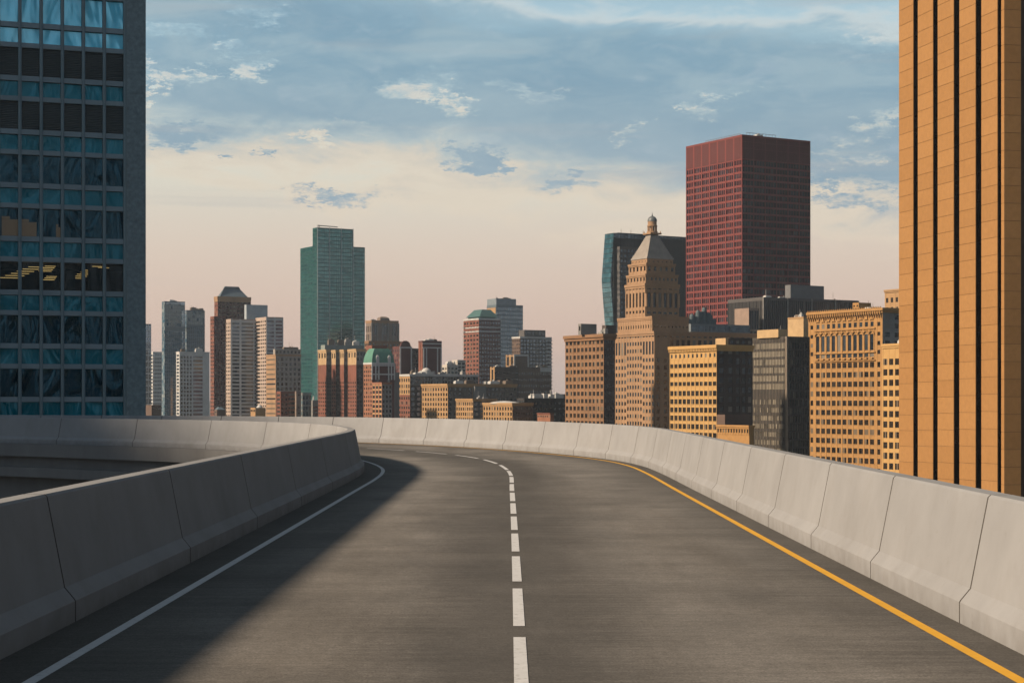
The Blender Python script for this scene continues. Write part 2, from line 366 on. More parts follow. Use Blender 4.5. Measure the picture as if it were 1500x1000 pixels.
# asphalt sheet from toe to toe (tucked under the barriers)
road = strip('road', offs(PI_, -.1), offs(PO, .1), 0.0, asph); tag(road, kind='structure')
uvl = road.data.uv_layers.new(name='along')
for poly in road.data.polygons:
    for li, vi in zip(poly.loop_indices, poly.vertices):
        st_ = vi//2; uvl.data[li].uv = (vi % 2, (PO.s[st_]+PI_.s[st_])/2)
def wheel_tracks(m):
    t = m.node_tree; b = t.nodes['Principled BSDF']; old = b.inputs['Base Color'].links[0].from_socket; K = t.links.new
    uv = t.nodes.new('ShaderNodeUVMap'); uv.uv_map = 'along'; sp_ = t.nodes.new('ShaderNodeSeparateXYZ'); K(uv.outputs[0], sp_.inputs[0])
    def M(op, a, b_=None, c_=None):
        n = t.nodes.new('ShaderNodeMath'); n.operation = op
        for i, x in enumerate((a, b_, c_)):
            if x is None: continue
            if isinstance(x, (int, float)): n.inputs[i].default_value = x
            else: K(x, n.inputs[i])
        return n.outputs[0]
    g = t.nodes.new('ShaderNodeNewGeometry')
    def NZ(sc_, det, stretch, src):
        mp = t.nodes.new('ShaderNodeMapping'); mp.inputs['Scale'].default_value = stretch; K(src, mp.inputs[0])
        n = t.nodes.new('ShaderNodeTexNoise'); n.inputs['Scale'].default_value = sc_; n.inputs['Detail'].default_value = det; K(mp.outputs[0], n.inputs['Vector']); return n.outputs['Fac']
    wob = NZ(1.0, 3, (.25, .12, 1), g.outputs['Position']); big = NZ(1.0, 5, (.5, .35, 1), g.outputs['Position']); streak = NZ(1.0, 6, (3.0, 9.0, 1), uv.outputs[0])
    u = M('MULTIPLY_ADD', M('SUBTRACT', wob, .5), .10, sp_.outputs[0])
    # two polished bands, one per lane, fading out irregularly
    band_ = M('MULTIPLY_ADD', M('COSINE', M('MULTIPLY', u, 4*math.pi)), -.5, .5)
    band_ = M('MULTIPLY', band_, M('MULTIPLY_ADD', big, 1.6, .10))
    f = M('MULTIPLY_ADD', M('SUBTRACT', streak, .5), .9, band_)
    r = t.nodes.new('ShaderNodeMapRange'); r.inputs[1].default_value = .12; r.inputs[2].default_value = .95; r.inputs[3].default_value = .62; r.inputs[4].default_value = 1.28; K(f, r.inputs[0])
    vm = t.nodes.new('ShaderNodeVectorMath'); vm.operation = 'SCALE'; K(old, vm.inputs[0]); K(r.outputs[0], vm.inputs['Scale'])
    K(vm.outputs[0], b.inputs['Base Color'])
wheel_tracks(asph)
# the deck below: girder cross-section swept along both edges
def sect(side):   # distance outwards from the toe, z
    return [(-.5,-.012),(1.05,-.012),(1.05,-.62),(.60,-.62),(.60,-1.15),(.85,-1.15),(.85,-1.62),(-.1,-1.62),(-.3,-7.0)]
mb = MB(); n = len(Oc); S = sect(0); ns = len(S)
ofo = [offs(PO, s) for s, z in S]; ofi = [offs(PI_, -s) for s, z in S]
for i in range(n):
    for k, (s, z) in enumerate(S): mb.v.append((*ofo[k][i], z))
    for k, (s, z) in enumerate(S): mb.v.append((*ofi[k][i], z))
for i in range(n-1):
    a = i*2*ns; b = a+2*ns
    for k in range(ns-1):
        mb.f.append((a+k, a+k+1, b+k+1, b+k)); mb.m.append(0)
        mb.f.append((a+ns+k+1, a+ns+k, b+ns+k, b+ns+k+1)); mb.m.append(0)
    mb.f.append((a+ns-1, a+2*ns-1, b+2*ns-1, b+ns-1)); mb.m.append(0)
    mb.f.append((a+ns, a, b, b+ns)); mb.m.append(0)
deck = mb.build('road_deck', deckc); tag(deck, kind='structure')

# barriers
H = 1.23
PROF = [(0,-.008),(0,.20),(.015,.222),(.105,.33),(.275,1.205),(.30,H),(.505,H),(.53,1.205),(.70,.33),(.79,.222),(.805,.20),(.805,-.008)]
joint = mat('joint_end_dark', (.10,.095,.09), rough=.95)  # segment ends and chamfers coloured dark so the joints show as lines
def segment(P, s0, s1, sgn, gap=.006):
    mb = MB(); k = max(2, int((s1-s0)/.7)); ns = len(PROF); cham = .014
    st = [(s0+gap, cham)] + [(s0+gap+cham+(s1-s0-2*gap-2*cham)*i/k, 0) for i in range(k+1)] + [(s1-gap, cham)]
    c0, _, _ = P.frame((s0+s1)/2)
    for s, inset in st:
        p, t, nn = P.frame(s)
        for x, z in PROF:
            xx = x+(inset if x < .4 else -inset); zz = z-inset if z > .1 else z
            mb.v.append((p[0]+nn[0]*sgn*xx-c0[0], p[1]+nn[1]*sgn*xx-c0[1], zz))
    for i in range(len(st)-1):
        a = i*ns; b = a+ns
        for j in range(ns-1):
            mb.f.append((a+j, a+j+1, b+j+1, b+j) if sgn < 0 else (a+j+1, a+j, b+j, b+j+1)); mb.m.append(0)
    mb.f.append(tuple(range(ns))); mb.m.append(1)
    mb.f.append(tuple((len(st)-1)*ns+i for i in reversed(range(ns)))); mb.m.append(1)
    mb.m = [1 if (i < ns-1 or i >= len(mb.f)-2-(ns-1)) else m_ for i, m_ in enumerate(mb.m)]
    o = mb.build('concrete_barrier', [concrete, joint])
    bm = bmesh.new(); bm.from_mesh(o.data); bmesh.ops.recalc_face_normals(bm, faces=bm.faces[:]); bm.to_mesh(o.data); bm.free()
    o.location = (c0[0], c0[1], 0)
    return o, c0
ORD = ['first','second','third','fourth','fifth','sixth','seventh','eighth','ninth','tenth','eleventh','twelfth','thirteenth','fourteenth','fifteenth','sixteenth','seventeenth','eighteenth','nineteenth','twentieth','twenty-first','twenty-second','twenty-third','twenty-fourth','twenty-fifth','twenty-sixth','twenty-seventh','twenty-eighth','twenty-ninth','thirtieth']
def px(x, y, z): return (U0+F*x/y, HZ-(z-CZ)*F/y) if y > .5 else (9999, 9999)
def build_barrier(P, sgn, seg, s_joint, s_from, s_to, which):
    i = 0; s = s_joint
    while s-seg > s_from: s -= seg
    while s < s_to:
        e = s+seg
        o, c = segment(P, s, e, sgn)
        u, _ = px(c[0], c[1], 1); p1 = P.at(e)
        ue = px(p1[0], max(p1[1], .6), 1)[0]; us = px(P.at(s)[0], max(P.at(s)[1], .6), 1)[0]
        if which == 'outer':
            if c[1] < 56 and c[0] > 3.9:
                if us > 1500 and ue > 1500: lab = 'pale concrete barrier segment on the right road edge, before the picture begins'
                else:
                    lab = 'sunlit concrete barrier segment by the yellow line, %s from the right picture edge' % ORD[i]; i += 1
            else:
                if build_barrier.k == 0: build_barrier.k = 1; i = 0
                if ue < 530:
                    if not build_barrier.h: build_barrier.h = True; i = 0
                    lab = 'outer barrier segment seen over the inner parapet, %s leftwards from its tip' % ORD[i]
                else: lab = 'concrete barrier segment on the outer bend under the skyline, %s around' % ORD[i]
                i += 1
        else:
            if c[1] < 50:
                if c[1] < 15: lab = 'shaded concrete barrier segment on the left road edge, nearest the viewer'
                else:
                    lab = 'dark barrier segment left of the white edge line, %s from the left picture edge' % ORD[i]; i += 1
            else:
                if build_barrier.k2 == 0: build_barrier.k2 = 1; i = 0
                lab = 'inner loop barrier segment facing the ramp opening, %s back from the tip' % ORD[i]; i += 1
        tag(o, lab, 'road barrier', 'concrete barrier segments along the outer road edge' if which == 'outer' else 'concrete barrier segments along the inner road edge')
        if 'before the picture' in lab or 'nearest the viewer' in lab: o['group'] = 'barrier segments close beside the viewpoint'
        s = e
build_barrier.k = 0; build_barrier.h = False; build_barrier.k2 = 0
build_barrier(PO, 1, 4.07, 40+16.4, 40+4, PO.len-30, 'outer')
build_barrier(PI_, -1, 5.9, 40+16.5, 40-2, PI_.len-30, 'inner')

def line_strip(name, P, s0, s1, d, wd, m, z=.004):
    A = []; B = []
    k = max(1, int((s1-s0)/.8))
    for i in range(k+1):
        p, t, nn = P.frame(s0+(s1-s0)*i/k)
        A.append((p[0]+nn[0]*(d-wd/2), p[1]+nn[1]*(d-wd/2))); B.append((p[0]+nn[0]*(d+wd/2), p[1]+nn[1]*(d+wd/2)))
    return strip(name, A, B, z, m)
tag(line_strip('yellow_edge_line', PO, 41, PO.len-2, -.42, .11, yellow), kind='structure')
tag(line_strip('white_edge_line', PI_, 41, PI_.len-2, .56, .105, white), kind='structure')
CP = [(.08,-40),(.08,0),(.06,20),(.0,40),(-.05,49),(-.25,53.5),(-.6,57.5),(-1.3,62),(-2.4,66),(-4.0,70),(-6.0,73.8),(-9.2,78),(-14,82.5),(-22,88),(-36,94),(-60,99.5)]
PC = Path(catmull(CP))
s = 40+12.2-3.95*2; g = 'dashes of the lane divider'
i = 0
while s < PC.len-5:
    per, dl = (3.95, 3.2) if s < 40+50 else (5.0, 3.7)
    o = line_strip('lane_dash', PC, s, s+dl, 0, .11, white, .0045)
    tag(o, kind='structure')
    s += per; i += 1

# piers carrying the viaduct
mb = MB()
for (x, y, rz) in ((0, 2, 0), (0, 34, 0), (-5, 69, .9), (-22, 86, 1.1), (-50, 97, 1.4)):
    m_ = MB(); m_.box(-2.2, 2.2, -.9, .9, 0, 30.2); m_.frustum(-2.2, 2.2, -.9, .9, 30.2, -3.6, 3.6, -1.1, 1.1, 33.1)
    o = m_.build('viaduct_pier', deckc); o.location = (x, y, GZ); o.rotation_euler = (0, 0, rz)
    tag(o, 'tall concrete pier hidden under the elevated road deck', 'bridge pier', 'piers carrying the viaduct')

# ground
mb = MB(); mb.quad([(-30000,-8000,0),(30000,-8000,0),(30000,40000,0),(-30000,40000,0)])
gm = mat('ground_mix', (.075,.085,.07), c2=(.11,.11,.105), rough=.95, scale=.012)
g_ = mb.build('ground', gm); g_.location = (0, 0, GZ); tag(g_, kind='structure')
tl = MB()
for i in range(700):
    x = -5200+i*15+rnd.uniform(-6, 6); y = 6200+rnd.uniform(0, 700); hh = rnd.uniform(14, 30)*(1+(rnd.random() < .07)*rnd.uniform(.3, 1.1))
    tl.cyl(x, y, [(9, 0), (14, hh*.35), (12, hh*.7), (5, hh)], n=7)
o = tl.build('distant_trees', mat('distant_foliage', (.05,.07,.04), var=.3, scale=.02)); o.location = (0, 0, GZ)
tag(o, 'low dark belt of distant trees along the horizon', 'trees', kind='stuff')

# ---------------------------------------------------------------- buildings
GL = {
 'dark': [glass('glass_dark', (.014,.020,.028), ior=1.7), glass('glass_dim', (.035,.048,.06), ior=1.8), mat('blind', (.20,.18,.15), rough=.5, spec=.4)],
 'warm': [glass('glass_umber', (.035,.026,.02), spec=.2), glass('glass_umber_dark', (.016,.014,.013), spec=.2), mat('blind_warm', (.17,.13,.09), rough=.5)],
 'curtain': [mat('blind_grey', (.40,.37,.30), rough=.35, spec=.5), mat('blind_grey_dim', (.30,.28,.23), rough=.35, spec=.5), glass('glass_curtain', (.10,.10,.09), ior=1.9)],
 'blue': [glass('glass_blue', (.018,.06,.10), ior=2.1), glass('glass_blue_dim', (.03,.10,.15), ior=2.3), glass('glass_blue_deep', (.012,.035,.06), ior=1.9)],
 'green': [glass('glass_green', (.006,.075,.075), ior=2.4, tint=(.5,1,.9)), glass('glass_green_dim', (.012,.11,.10), ior=2.6, tint=(.5,1,.9)), glass('glass_green_deep', (.004,.045,.05), ior=2.1, tint=(.5,1,.9))],
 'red': [glass('glass_black', (.010,.012,.018), ior=1.7), glass('glass_slate', (.02,.035,.05), ior=2.0), glass('glass_plum', (.05,.02,.03), spec=.4)],
 'cyan': [glass('glass_steel', (.035,.13,.17), ior=2.4), glass('glass_steel_dim', (.05,.17,.22), ior=2.5), glass('glass_steel_deep', (.02,.09,.12), ior=2.1)],
 'mirror': [glass('glass_mirror', (.14,.24,.30), ior=3.0, rough=.03), glass('glass_mirror_painted_city', (.02,.12,.20), ior=2.6, rough=.03), glass('glass_mirror_painted_sky', (.40,.46,.47), ior=3.6, rough=.03)],  # pale and blue panes carry painted reflections of sky and buildings
}
GW = {k: (6, 3, 1) for k in GL}; GW['blue'] = GW['green'] = GW['cyan'] = GW['mirror'] = (5, 3, 3)
def foot(l, c, r, D, th):
    t = R(th); P = ((c-U0)/F*D, D); kl = (l-U0)/F; kr = (r-U0)/F
    wr = (kr*D-P[0])/(math.cos(t)-kr*math.sin(t)); wl = (P[0]-kl*D)/(math.sin(t)+kl*math.cos(t))
    return P, wr, wl
PANES = {}
def pane_mesh(w_, h_, face, m):
    key = (round(w_, 2), round(h_, 2), face, m.name)
    if key not in PANES:
        b = MB()
        if face == 'R': b.box(-w_/2, w_/2, -.03, .03, -h_/2, h_/2)
        else: b.box(-.03, .03, -w_/2, w_/2, -h_/2, h_/2)
        me = bpy.data.meshes.new('window'); me.from_pydata(b.v, [], b.f); me.materials.append(m); me.update(); PANES[key] = me
    return PANES[key]
class Bld:
    def __init__(s, name, label, cat, D, c, th=30):
        s.D, s.th = D, th; s.P0 = ((c-U0)/F*D, D); s.root = empty(name, (*s.P0, GZ), R(th)); tag(s.root, label, cat)
        s.parts = {}; s.wins = []; s.warp = None; s.pn = {}
    def mb(s, part, m):
        k = (part, m.name)
        if k not in s.parts: s.parts[k] = (MB(), m)
        return s.parts[k][0]
    def loc(s, P):
        t = R(s.th); dx, dy = P[0]-s.P0[0], P[1]-s.P0[1]
        return (dx*math.cos(t)+dy*math.sin(t), -dx*math.sin(t)+dy*math.cos(t))
    def zof(s, y, D=None): return CZ+(HZ-y)*(D or s.D)/F-GZ
    def mass(s, l, c, r, y, wall, dD=0, yb=None, L=None, Rr=None, part='wall', rwall=None, cor=None, par=True, roofm=None, glassrec=.14, maxw=60):
        D = s.D+dD; P, wr, wl = foot(l, c, r, D, s.th); x0, y0 = s.loc(P)
        wl = min(wl, maxw*1.6); 
        z1 = s.zof(y, D); z0 = 0 if yb is None else s.zof(yb, D)
        x1, y1 = x0+wr, y0+wl; rw = rwall or wall; rec = glassrec
        b = s.mb(part, wall)
        hasL, hasR = bool(L), bool(Rr)
        cx0 = x0+(rec if hasL else 0); cy0 = y0+(rec if hasR else 0)
        b.box(cx0, x1, cy0, y1, z0, z1-.4)                       # core
        if par: # parapet
            pz = z1-.4
            b.box(x0+.02, x1-.02, y0+.02, y0+.5, pz-.6, z1); b.box(x0+.02, x0+.5, y0+.5, y1-.02, pz-.6, z1)
            b.box(x1-.5, x1-.02, y0+.5, y1-.5, pz, z1); b.box(x0+.5, x1-.02, y1-.5, y1-.02, pz, z1)
            s.mb('roof', roofm or ROOF).box(x0+.5, x1-.5, y0+.5, y1-.5, pz, pz+.05)
        if cor:
            h, pr, cm = cor
            q = s.mb('cornice', cm)
            q.box(x0-pr, x1+pr*.2, y0-pr, y0+.3, z1-h, z1+.08); q.box(x0-pr, x0+.3, y0+.3, y1, z1-h, z1+.08)
            q.box(x0-pr*.5, x1, y0-pr*.5, y0+.3, z1-h*1.9, z1-h); q.box(x0-pr*.5, x0+.3, y0+.3, y1, z1-h*1.9, z1-h)
        for face, sp_, W, A0, fm in (('L', L, wl, y0, wall), ('R', Rr, wr, x0, rw)):
            if not sp_: continue
            if not isinstance(sp_, list): sp_ = [sp_]
            zones = [q for q in sp_]
            # margins not covered by zones
            cov = sorted((q.get('a', (0, 1)) for q in zones))
            for q in zones:
                a0, a1 = q.get('a', (0, 1)); s.face(face, q, A0+W*a0, A0+W*a1, x0, y0, z0, z1, D, fm, rec, part)
        return x0, x1, y0, y1, z0, z1
    def fb(s, mb_, face, a0, a1, d0, d1, z0, z1, x0, y0):
        """box on a face: a along, d depth measured outward from the recess plane"""
        if face == 'R': mb_.box(a0, a1, y0-d1, y0-d0, z0, z1)
        else: mb_.box(x0-d1, x0-d0, a0, a1, z0, z1)
    def face(s, face, q, a0, a1, x0, y0, z0, z1, D, fm, rec, part):
        k = D/F
        pw = s.mb(q.get('pp', part), q.get('pm', fm)); sw = s.mb(q.get('sn', part), q.get('sm', fm))
        pro = q.get('pro', 0.0); spr = q.get('spr', -.08)
        nb, ns_ = q['b'], q.get('s', 1); bw = (a1-a0)/nb; pf = q.get('p', .3); mf = q.get('m', .12)
        if 'rows' in q: rows = [(CZ+(HZ-ya)*k-GZ, CZ+(HZ-yb)*k-GZ) for ya, yb in q['rows']]
        else:
            fh = q['f']*k; hh = fh*q.get('h', .6); top = z1-q.get('t', 4)*k; rows = []
            lo = max(z0, q.get('zmin', 0))
            if 'yb' in q: lo = max(lo, CZ+(HZ-q['yb'])*k-GZ)
            zz = top
            while zz-hh > lo+1: rows.append((zz, zz-hh)); zz -= fh
        if not rows: return
        zt = z1 if 'yt' not in q else CZ+(HZ-q['yt'])*k-GZ
        zb = z0 if 'yb' not in q else max(z0, CZ+(HZ-q['yb'])*k-GZ)
        # piers
        pwid = bw*pf
        for i in range(nb+1):
            ca = a0+i*bw; s.fb(pw, face, max(a0, ca-pwid/2), min(a1, ca+pwid/2), -rec, pro, zb, zt-.01, x0, y0)
        # spandrels
        prev = zt-.02
        for (ta, tb) in rows:
            if prev-ta > .02: s.fb(sw, face, a0+.01, a1-.01, -rec, spr, ta, prev, x0, y0)
            if q.get('sill'):
                s.fb(sw, face, a0+.01, a1-.01, spr, .07, tb-.2, tb, x0, y0)
            prev = tb
        if prev-zb > .02: s.fb(sw, face, a0+.01, a1-.01, -rec, spr, zb, prev, x0, y0)
        # mullions and panes
        ww = (bw-pwid)/ns_; wm = ww*(mf if ns_ > 1 else 0); gs = GL[q.get('g', 'dark')]; gw = q.get('gw', GW[q.get('g', 'dark')])
        for (ta, tb) in rows:
            for i in range(nb):
                b0 = a0+i*bw+pwid/2
                for j in range(ns_):
                    c0 = b0+j*ww; gl = rnd.choices(gs, gw)[0]
                    if j > 0: s.fb(pw if q.get('mp') else sw, face, c0-wm/2, c0+wm/2, -rec, spr-.04, tb, ta, x0, y0)
                    s.wins.append((face, c0+ww/2, (ta+tb)/2, ww, ta-tb, gl, x0+rec, y0+rec, q.get('wn', 'window')))
    def extra(s, part, m): return s.mb(part, m)
    def finish(s, cap=100):
        for (part, _), (b, m) in s.parts.items(): b.build(part.split('#')[0], m, s.root, warp=s.warp)
        t = R(s.th); lst = []
        for q in s.wins:
            face, a, z, ww, hh, gl, fx, fy, wn = q
            lx, ly = (a, fy-.03) if face == 'R' else (fx-.03, a)
            X_ = s.P0[0]+lx*math.cos(t)-ly*math.sin(t); Y_ = s.P0[1]+lx*math.sin(t)+ly*math.cos(t); u, yy = px(X_, Y_, z+GZ)
            bar = 608 if u < 560 else 608+(u-560)*.04 if u < 900 else 622+(u-900)*.19
            vis = yy < bar-2 and 0 <= u <= 1500 and (ww*hh)
            score = (ww*hh/(Y_*Y_)*(math.cos(t) if face == 'R' else math.sin(t)+.15)) if vis else -1
            lst.append((score, rnd.random(), q, lx, ly))
        lst.sort(key=lambda e: (-round(e[0]*1e7), -e[2][2]))
        st = {}; cnt = {}
        for sc_, _, q, lx, ly in lst:
            face, a, z, ww, hh, gl, fx, fy, wn = q
            if sc_ > 0 and cnt.get(wn, 0) < cap:
                cnt[wn] = cnt.get(wn, 0)+1
                o = bpy.data.objects.new(wn, pane_mesh(ww, hh, face, gl)); col.objects.link(o); o.parent = s.root
                dx, dy = s.warp(z) if s.warp else (0, 0)
                o.location = (lx+dx, ly+dy, z)
            else:
                if wn not in st: st[wn] = (MB(), [])
                b, ms = st[wn]
                if gl not in ms: ms.append(gl)
                if face == 'R': b.box(lx-ww/2, lx+ww/2, ly-.03, ly+.03, z-hh/2, z+hh/2, ms.index(gl))
                else: b.box(lx-.03, lx+.03, ly-ww/2, ly+ww/2, z-hh/2, z+hh/2, ms.index(gl))
        for wn, (b, ms) in st.items():
            o = b.build(wn, ms, s.root, warp=s.warp); tag(o, kind='stuff')
    def units(s, bx, n, m=None, hmax=3.5, seed=1):
        """mechanical boxes, pipes and masts on a roof"""
        x0, x1, y0, y1, z0, z1 = bx; rr = random.Random(seed*13+5)
        for i in range(n):
            q = MB(); a = rr.uniform(x0+1, max(x0+1.1, x1-4)); b = rr.uniform(y0+1, max(y0+1.1, min(y1-4, y0+18))); ww = rr.uniform(1.5, min(6, (x1-x0)*.3)); dd = rr.uniform(1.5, 4); hh = rr.uniform(1.2, hmax)
            z = z1-.42
            q.box(a, a+ww, b, b+dd, z, z+hh*.85); q.box(a+ww*.08, a+ww*.92, b+dd*.1, b+dd*.9, z+hh*.85, z+hh)
            if rr.random() < .5: q.cyl(a+ww*.5, b+dd*.5, [(.5, z+hh), (.5, z+hh+.6), (.2, z+hh+.7)], n=8)
            if rr.random() < .45: q.tube((a, b, z), (a, b, z+hh+rr.uniform(1.5, 4)), .09)
            q.build('roof_unit', m or rr.choice([UNIT, UNIT2, WHT]), s.root)
ROOF = mat('roof_felt', (.16,.155,.15), rough=.95, scale=.1)
UNIT = mat('galvanised', (.34,.34,.33), rough=.55, var=.2, scale=.5, spec=.4)
UNIT2 = mat('duct_brown', (.20,.16,.13), rough=.8)
WHT = mat('white_metal', (.62,.62,.60), rough=.6, scale=.5)
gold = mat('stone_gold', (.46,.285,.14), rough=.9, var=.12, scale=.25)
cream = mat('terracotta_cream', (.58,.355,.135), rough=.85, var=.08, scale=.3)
buff = mat('stone_buff', (.40,.25,.145), rough=.9, var=.16, scale=.12, stretch=(1,1,.4))
ochre = mat('terracotta_ochre', (.44,.245,.09), rough=.9, var=.15, scale=.35)
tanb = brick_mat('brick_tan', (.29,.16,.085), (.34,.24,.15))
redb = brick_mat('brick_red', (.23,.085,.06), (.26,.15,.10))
orb = brick_mat('brick_orange', (.34,.15,.09), (.38,.22,.14))
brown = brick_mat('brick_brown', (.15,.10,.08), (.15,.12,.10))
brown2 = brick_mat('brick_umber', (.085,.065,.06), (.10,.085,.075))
plum = brick_mat('brick_plum', (.13,.05,.05), (.12,.06,.055))
grey = mat('stone_grey', (.25,.245,.235), rough=.9, scale=.2)
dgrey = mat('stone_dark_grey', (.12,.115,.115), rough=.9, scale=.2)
lgrey = mat('concrete_pale', (.62,.62,.61), rough=.9, scale=.2)
pink = mat('concrete_pinkish', (.50,.40,.34), rough=.9, scale=.2)
redsteel = mat('steel_red', (.21,.046,.042), rough=.55, var=.1, scale=.06, spec=.35)
redlv = mat('steel_red_louvre', (.12,.032,.034), rough=.7, var=.1, scale=.06)
copper = mat('copper_green', (.10,.27,.21), rough=.7, var=.15, scale=.4)
slate = mat('slate_blue', (.12,.17,.21), rough=.6, scale=.3)
mull_w = mat('mullion_pale', (.42,.45,.46), rough=.5, metal=.2)
mull_g = mat('mullion_green', (.015,.10,.10), rough=.4, spec=.5)
mull_d = mat('mullion_dark', (.05,.055,.06), rough=.4, metal=.3)
bronze = mat('bronze_metal', (.13,.10,.075), rough=.45, metal=.4)
alum = mat('aluminium_warm', (.36,.30,.24), rough=.45, metal=.35)

def S_(b, s=1, f=10, **k): d = dict(b=b, s=s, f=f); d.update(k); return d

# --- red steel tower
B = Bld('skyscraper', 'tall dark red steel office tower with blank louvred crown, highest in the skyline', 'skyscraper', 1000, 1087)
bx = B.mass(1005, 1087, 1187, 197, redsteel, glassrec=.3, par=True,
  L=[S_(7, 4, 9.95, p=.15, m=.28, h=.68, t=37, g='red', pro=.1, gw=(6,3,1))],
  Rr=[S_(6, 4, 9.95, p=.07, m=.10, h=.70, t=37, g='red', pro=.1, pm=redsteel, gw=(5,4,1))])
x0, x1, y0, y1, z0, z1 = bx
q = B.mb('crown_louvre', redlv)
k = 1000/F
for i in range(7):
    w_ = (y1-y0)/7; 
    for j in range(4): q.box(x0-.12, x0+.2, y0+i*w_+w_*.09+j*w_*.21, y0+i*w_+w_*.09+(j+1)*w_*.21-.12, z1-35*k, z1-3*k)
for i in range(6):
    w_ = (x1-x0)/6
    for j in range(4): q.box(x0+i*w_+w_*.04+j*w_*.235, x0+i*w_+w_*.04+(j+1)*w_*.235-.12, y0-.12, y0+.2, z1-35*k, z1-3*k)
for a in (10*k, 20*k): B.mb('wall', redsteel).box(x0-.2, x1, y0-.2, y0+.1, z1-a-.2, z1-a)
# roof rail and hoist
q = B.mb('roof_rail', UNIT2)
for i in range(10): q.tube((x0+4+i*2.4, y0+1, z1-.2), (x0+4+i*2.4, y0+1, z1+1.6), .1)
q.tube((x0+4, y0+1, z1+1.6), (x0+26, y0+1, z1+1.6), .1)
for i in range(14): q.tube((x0+1, y0+3+i*2.6, z1-.2), (x0+1, y0+3+i*2.6, z1+1.0), .1)
q.tube((x0+1, y0+3, z1+1.0), (x0+1, y0+37, z1+1.0), .1)
B.units(bx, 6, seed=3, hmax=2.6); B.finish()

# --- stepped stone tower with pyramid and lantern
B = Bld('stone_tower', 'golden stone tower stepping up to a grey pyramid roof and round domed lantern', 'skyscraper', 760, 958.5)
rws = [(489,493),(499.5,518.5)]+[(524+i*10.75, 529.5+i*10.75) for i in range(26)]
rwR = [(489,493.5),(497,513),(533.5,540),(545,552)]+[(556+i*10.9, 562.5+i*10.9) for i in range(22)]
bx0 = B.mass(901, 958.5, 1108, 485, buff, cor=(1.0, .7, buff),
  L=[S_(4, 1, p=.42, rows=rws, a=(0,.30), g='dark'), S_(6, 1, p=.42, rows=[(489,493.5)]+[(492.5+7+i*10.75, 505+i*10.75) for i in range(28)], a=(.30,.70), g='dark'), S_(4, 1, p=.42, rows=rws, a=(.70,1), g='dark')],
  Rr=[S_(2, 2, p=.6, m=.3, rows=[rwR[0]]+[(524+i*10.75, 530+i*10.75) for i in range(26)], a=(0,.14), g='dark'), S_(16, 1, p=.45, rows=rwR, a=(.14,1), g='dark')])
bx1 = B.mass(905, 955.5, 1009, 463, buff, dD=3, yb=487, cor=(.8, .5, buff), L=S_(14, 1, p=.6, rows=[(475,480)], g='warm'), Rr=S_(10, 1, p=.7, rows=[(476.5,479)], g='dark'))
bx2 = B.mass(916, 945, 995, 415, buff, dD=12, yb=466, cor=(1.1, .6, buff),
  L=S_(6, 1, p=.5, rows=[(419,423),(428,449),(454,458)], g='warm'), Rr=[S_(6, 1, p=.38, rows=[(419,423),(428,449.5),(456,459)], g='dark', a=(.03,.97), pro=.15)])
q = B.mb('pilaster', buff)
x0, x1, y0, y1, z0, z1 = bx2
k = 772/F
for i in range(7):
    cx = x0+(x1-x0)*(.03+.94*i/6); q.cyl(cx, y0-.1, [(.75, z1-34*k), (.65, z1-14.5*k), (.95, z1-13.5*k)], n=10)
bx3 = B.mass(918, 945.8, 993, 401, buff, dD=13.5, yb=416, cor=(.7, .5, buff), L=S_(6, 1, p=.55, rows=[(406,411)], g='warm'), Rr=S_(8, 1, p=.6, rows=[(406,410)], g='dark'))
bx4 = B.mass(921, 947, 989, 385, buff, dD=16, yb=403, cor=(.7, .6, buff), L=S_(5, 1, p=.55, rows=[(390,396)], g='warm'), Rr=S_(5, 1, p=.6, rows=[(390,396)], g='dark'))
bx5 = B.mass(925, 948, 986, 378.5, buff, dD=19, yb=386, L=S_(5, 1, p=.6, rows=[(380,382.5)], g='warm'), Rr=S_(6, 1, p=.7, rows=[(380,383)], g='dark'))
pyr = mat('roof_stone_grey', (.34,.31,.28), rough=.85, scale=.3)
x0, x1, y0, y1, z0, z1 = bx5
cx, cy = (x0+x1)/2, (y0+y1)/2
q = B.mb('pyramid_roof', pyr); K = 15; hw, hd = (x1-x0)/2+.3, (y1-y0)/2+.3; zt = B.zof(342.5, B.D+26)
for i in range(K):
    t0, t1 = i/K, (i+1)/K; sc0 = 1-(1-.22)*t0**.92; sc1 = 1-(1-.22)*t1**.92
    za = z1+(zt-z1)*t0; zb = z1+(zt-z1)*t1
    q.frustum(cx-hw*sc0, cx+hw*sc0, cy-hd*sc0, cy+hd*sc0, za, cx-hw*(sc1+.045), cx+hw*(sc1+.045), cy-hd*(sc1+.045), cy+hd*(sc1+.045), zb)
q = B.mb('lantern', buff)
k = .315
q.box(cx-3.1, cx+3.1, cy-3.1, cy+3.1, zt-.2, zt+.5)
q.cyl(cx, cy, [(2.5, zt+.5), (2.5, zt+1.3)], n=20)
for i in range(8):
    a = i*math.pi/4+.2; q.cyl(cx+1.95*math.cos(a), cy+1.95*math.sin(a), [(.3, zt+1.3), (.26, zt+3.6)], n=8)
for dx, dy in ((-2.7,-2.7),(2.7,-2.7),(-2.7,2.7),(2.7,2.7)): q.cyl(cx+dx, cy+dy, [(.28, zt), (.22, zt+1.0), (.05, zt+1.5)], n=8)
q.cyl(cx, cy, [(1.0, zt+1.2), (1.0, zt+3.8)], n=12)
q.cyl(cx, cy, [(2.35, zt+3.6), (2.35, zt+4.1), (2.05, zt+4.2), (2.05, zt+6.0)], n=20)
q = B.mb('lantern_dome', mat('dome_grey_blue', (.17,.19,.20), rough=.5, metal=.2)); 
q.cyl(cx, cy, [(2.3, zt+5.9)]+[(2.2*math.cos(a), zt+6.1+2.3*math.sin(a)) for a in [j*math.pi/2/7 for j in range(7)]]+[(.35, zt+8.6), (.2, zt+9.2), (.05, zt+10.2)], n=20)
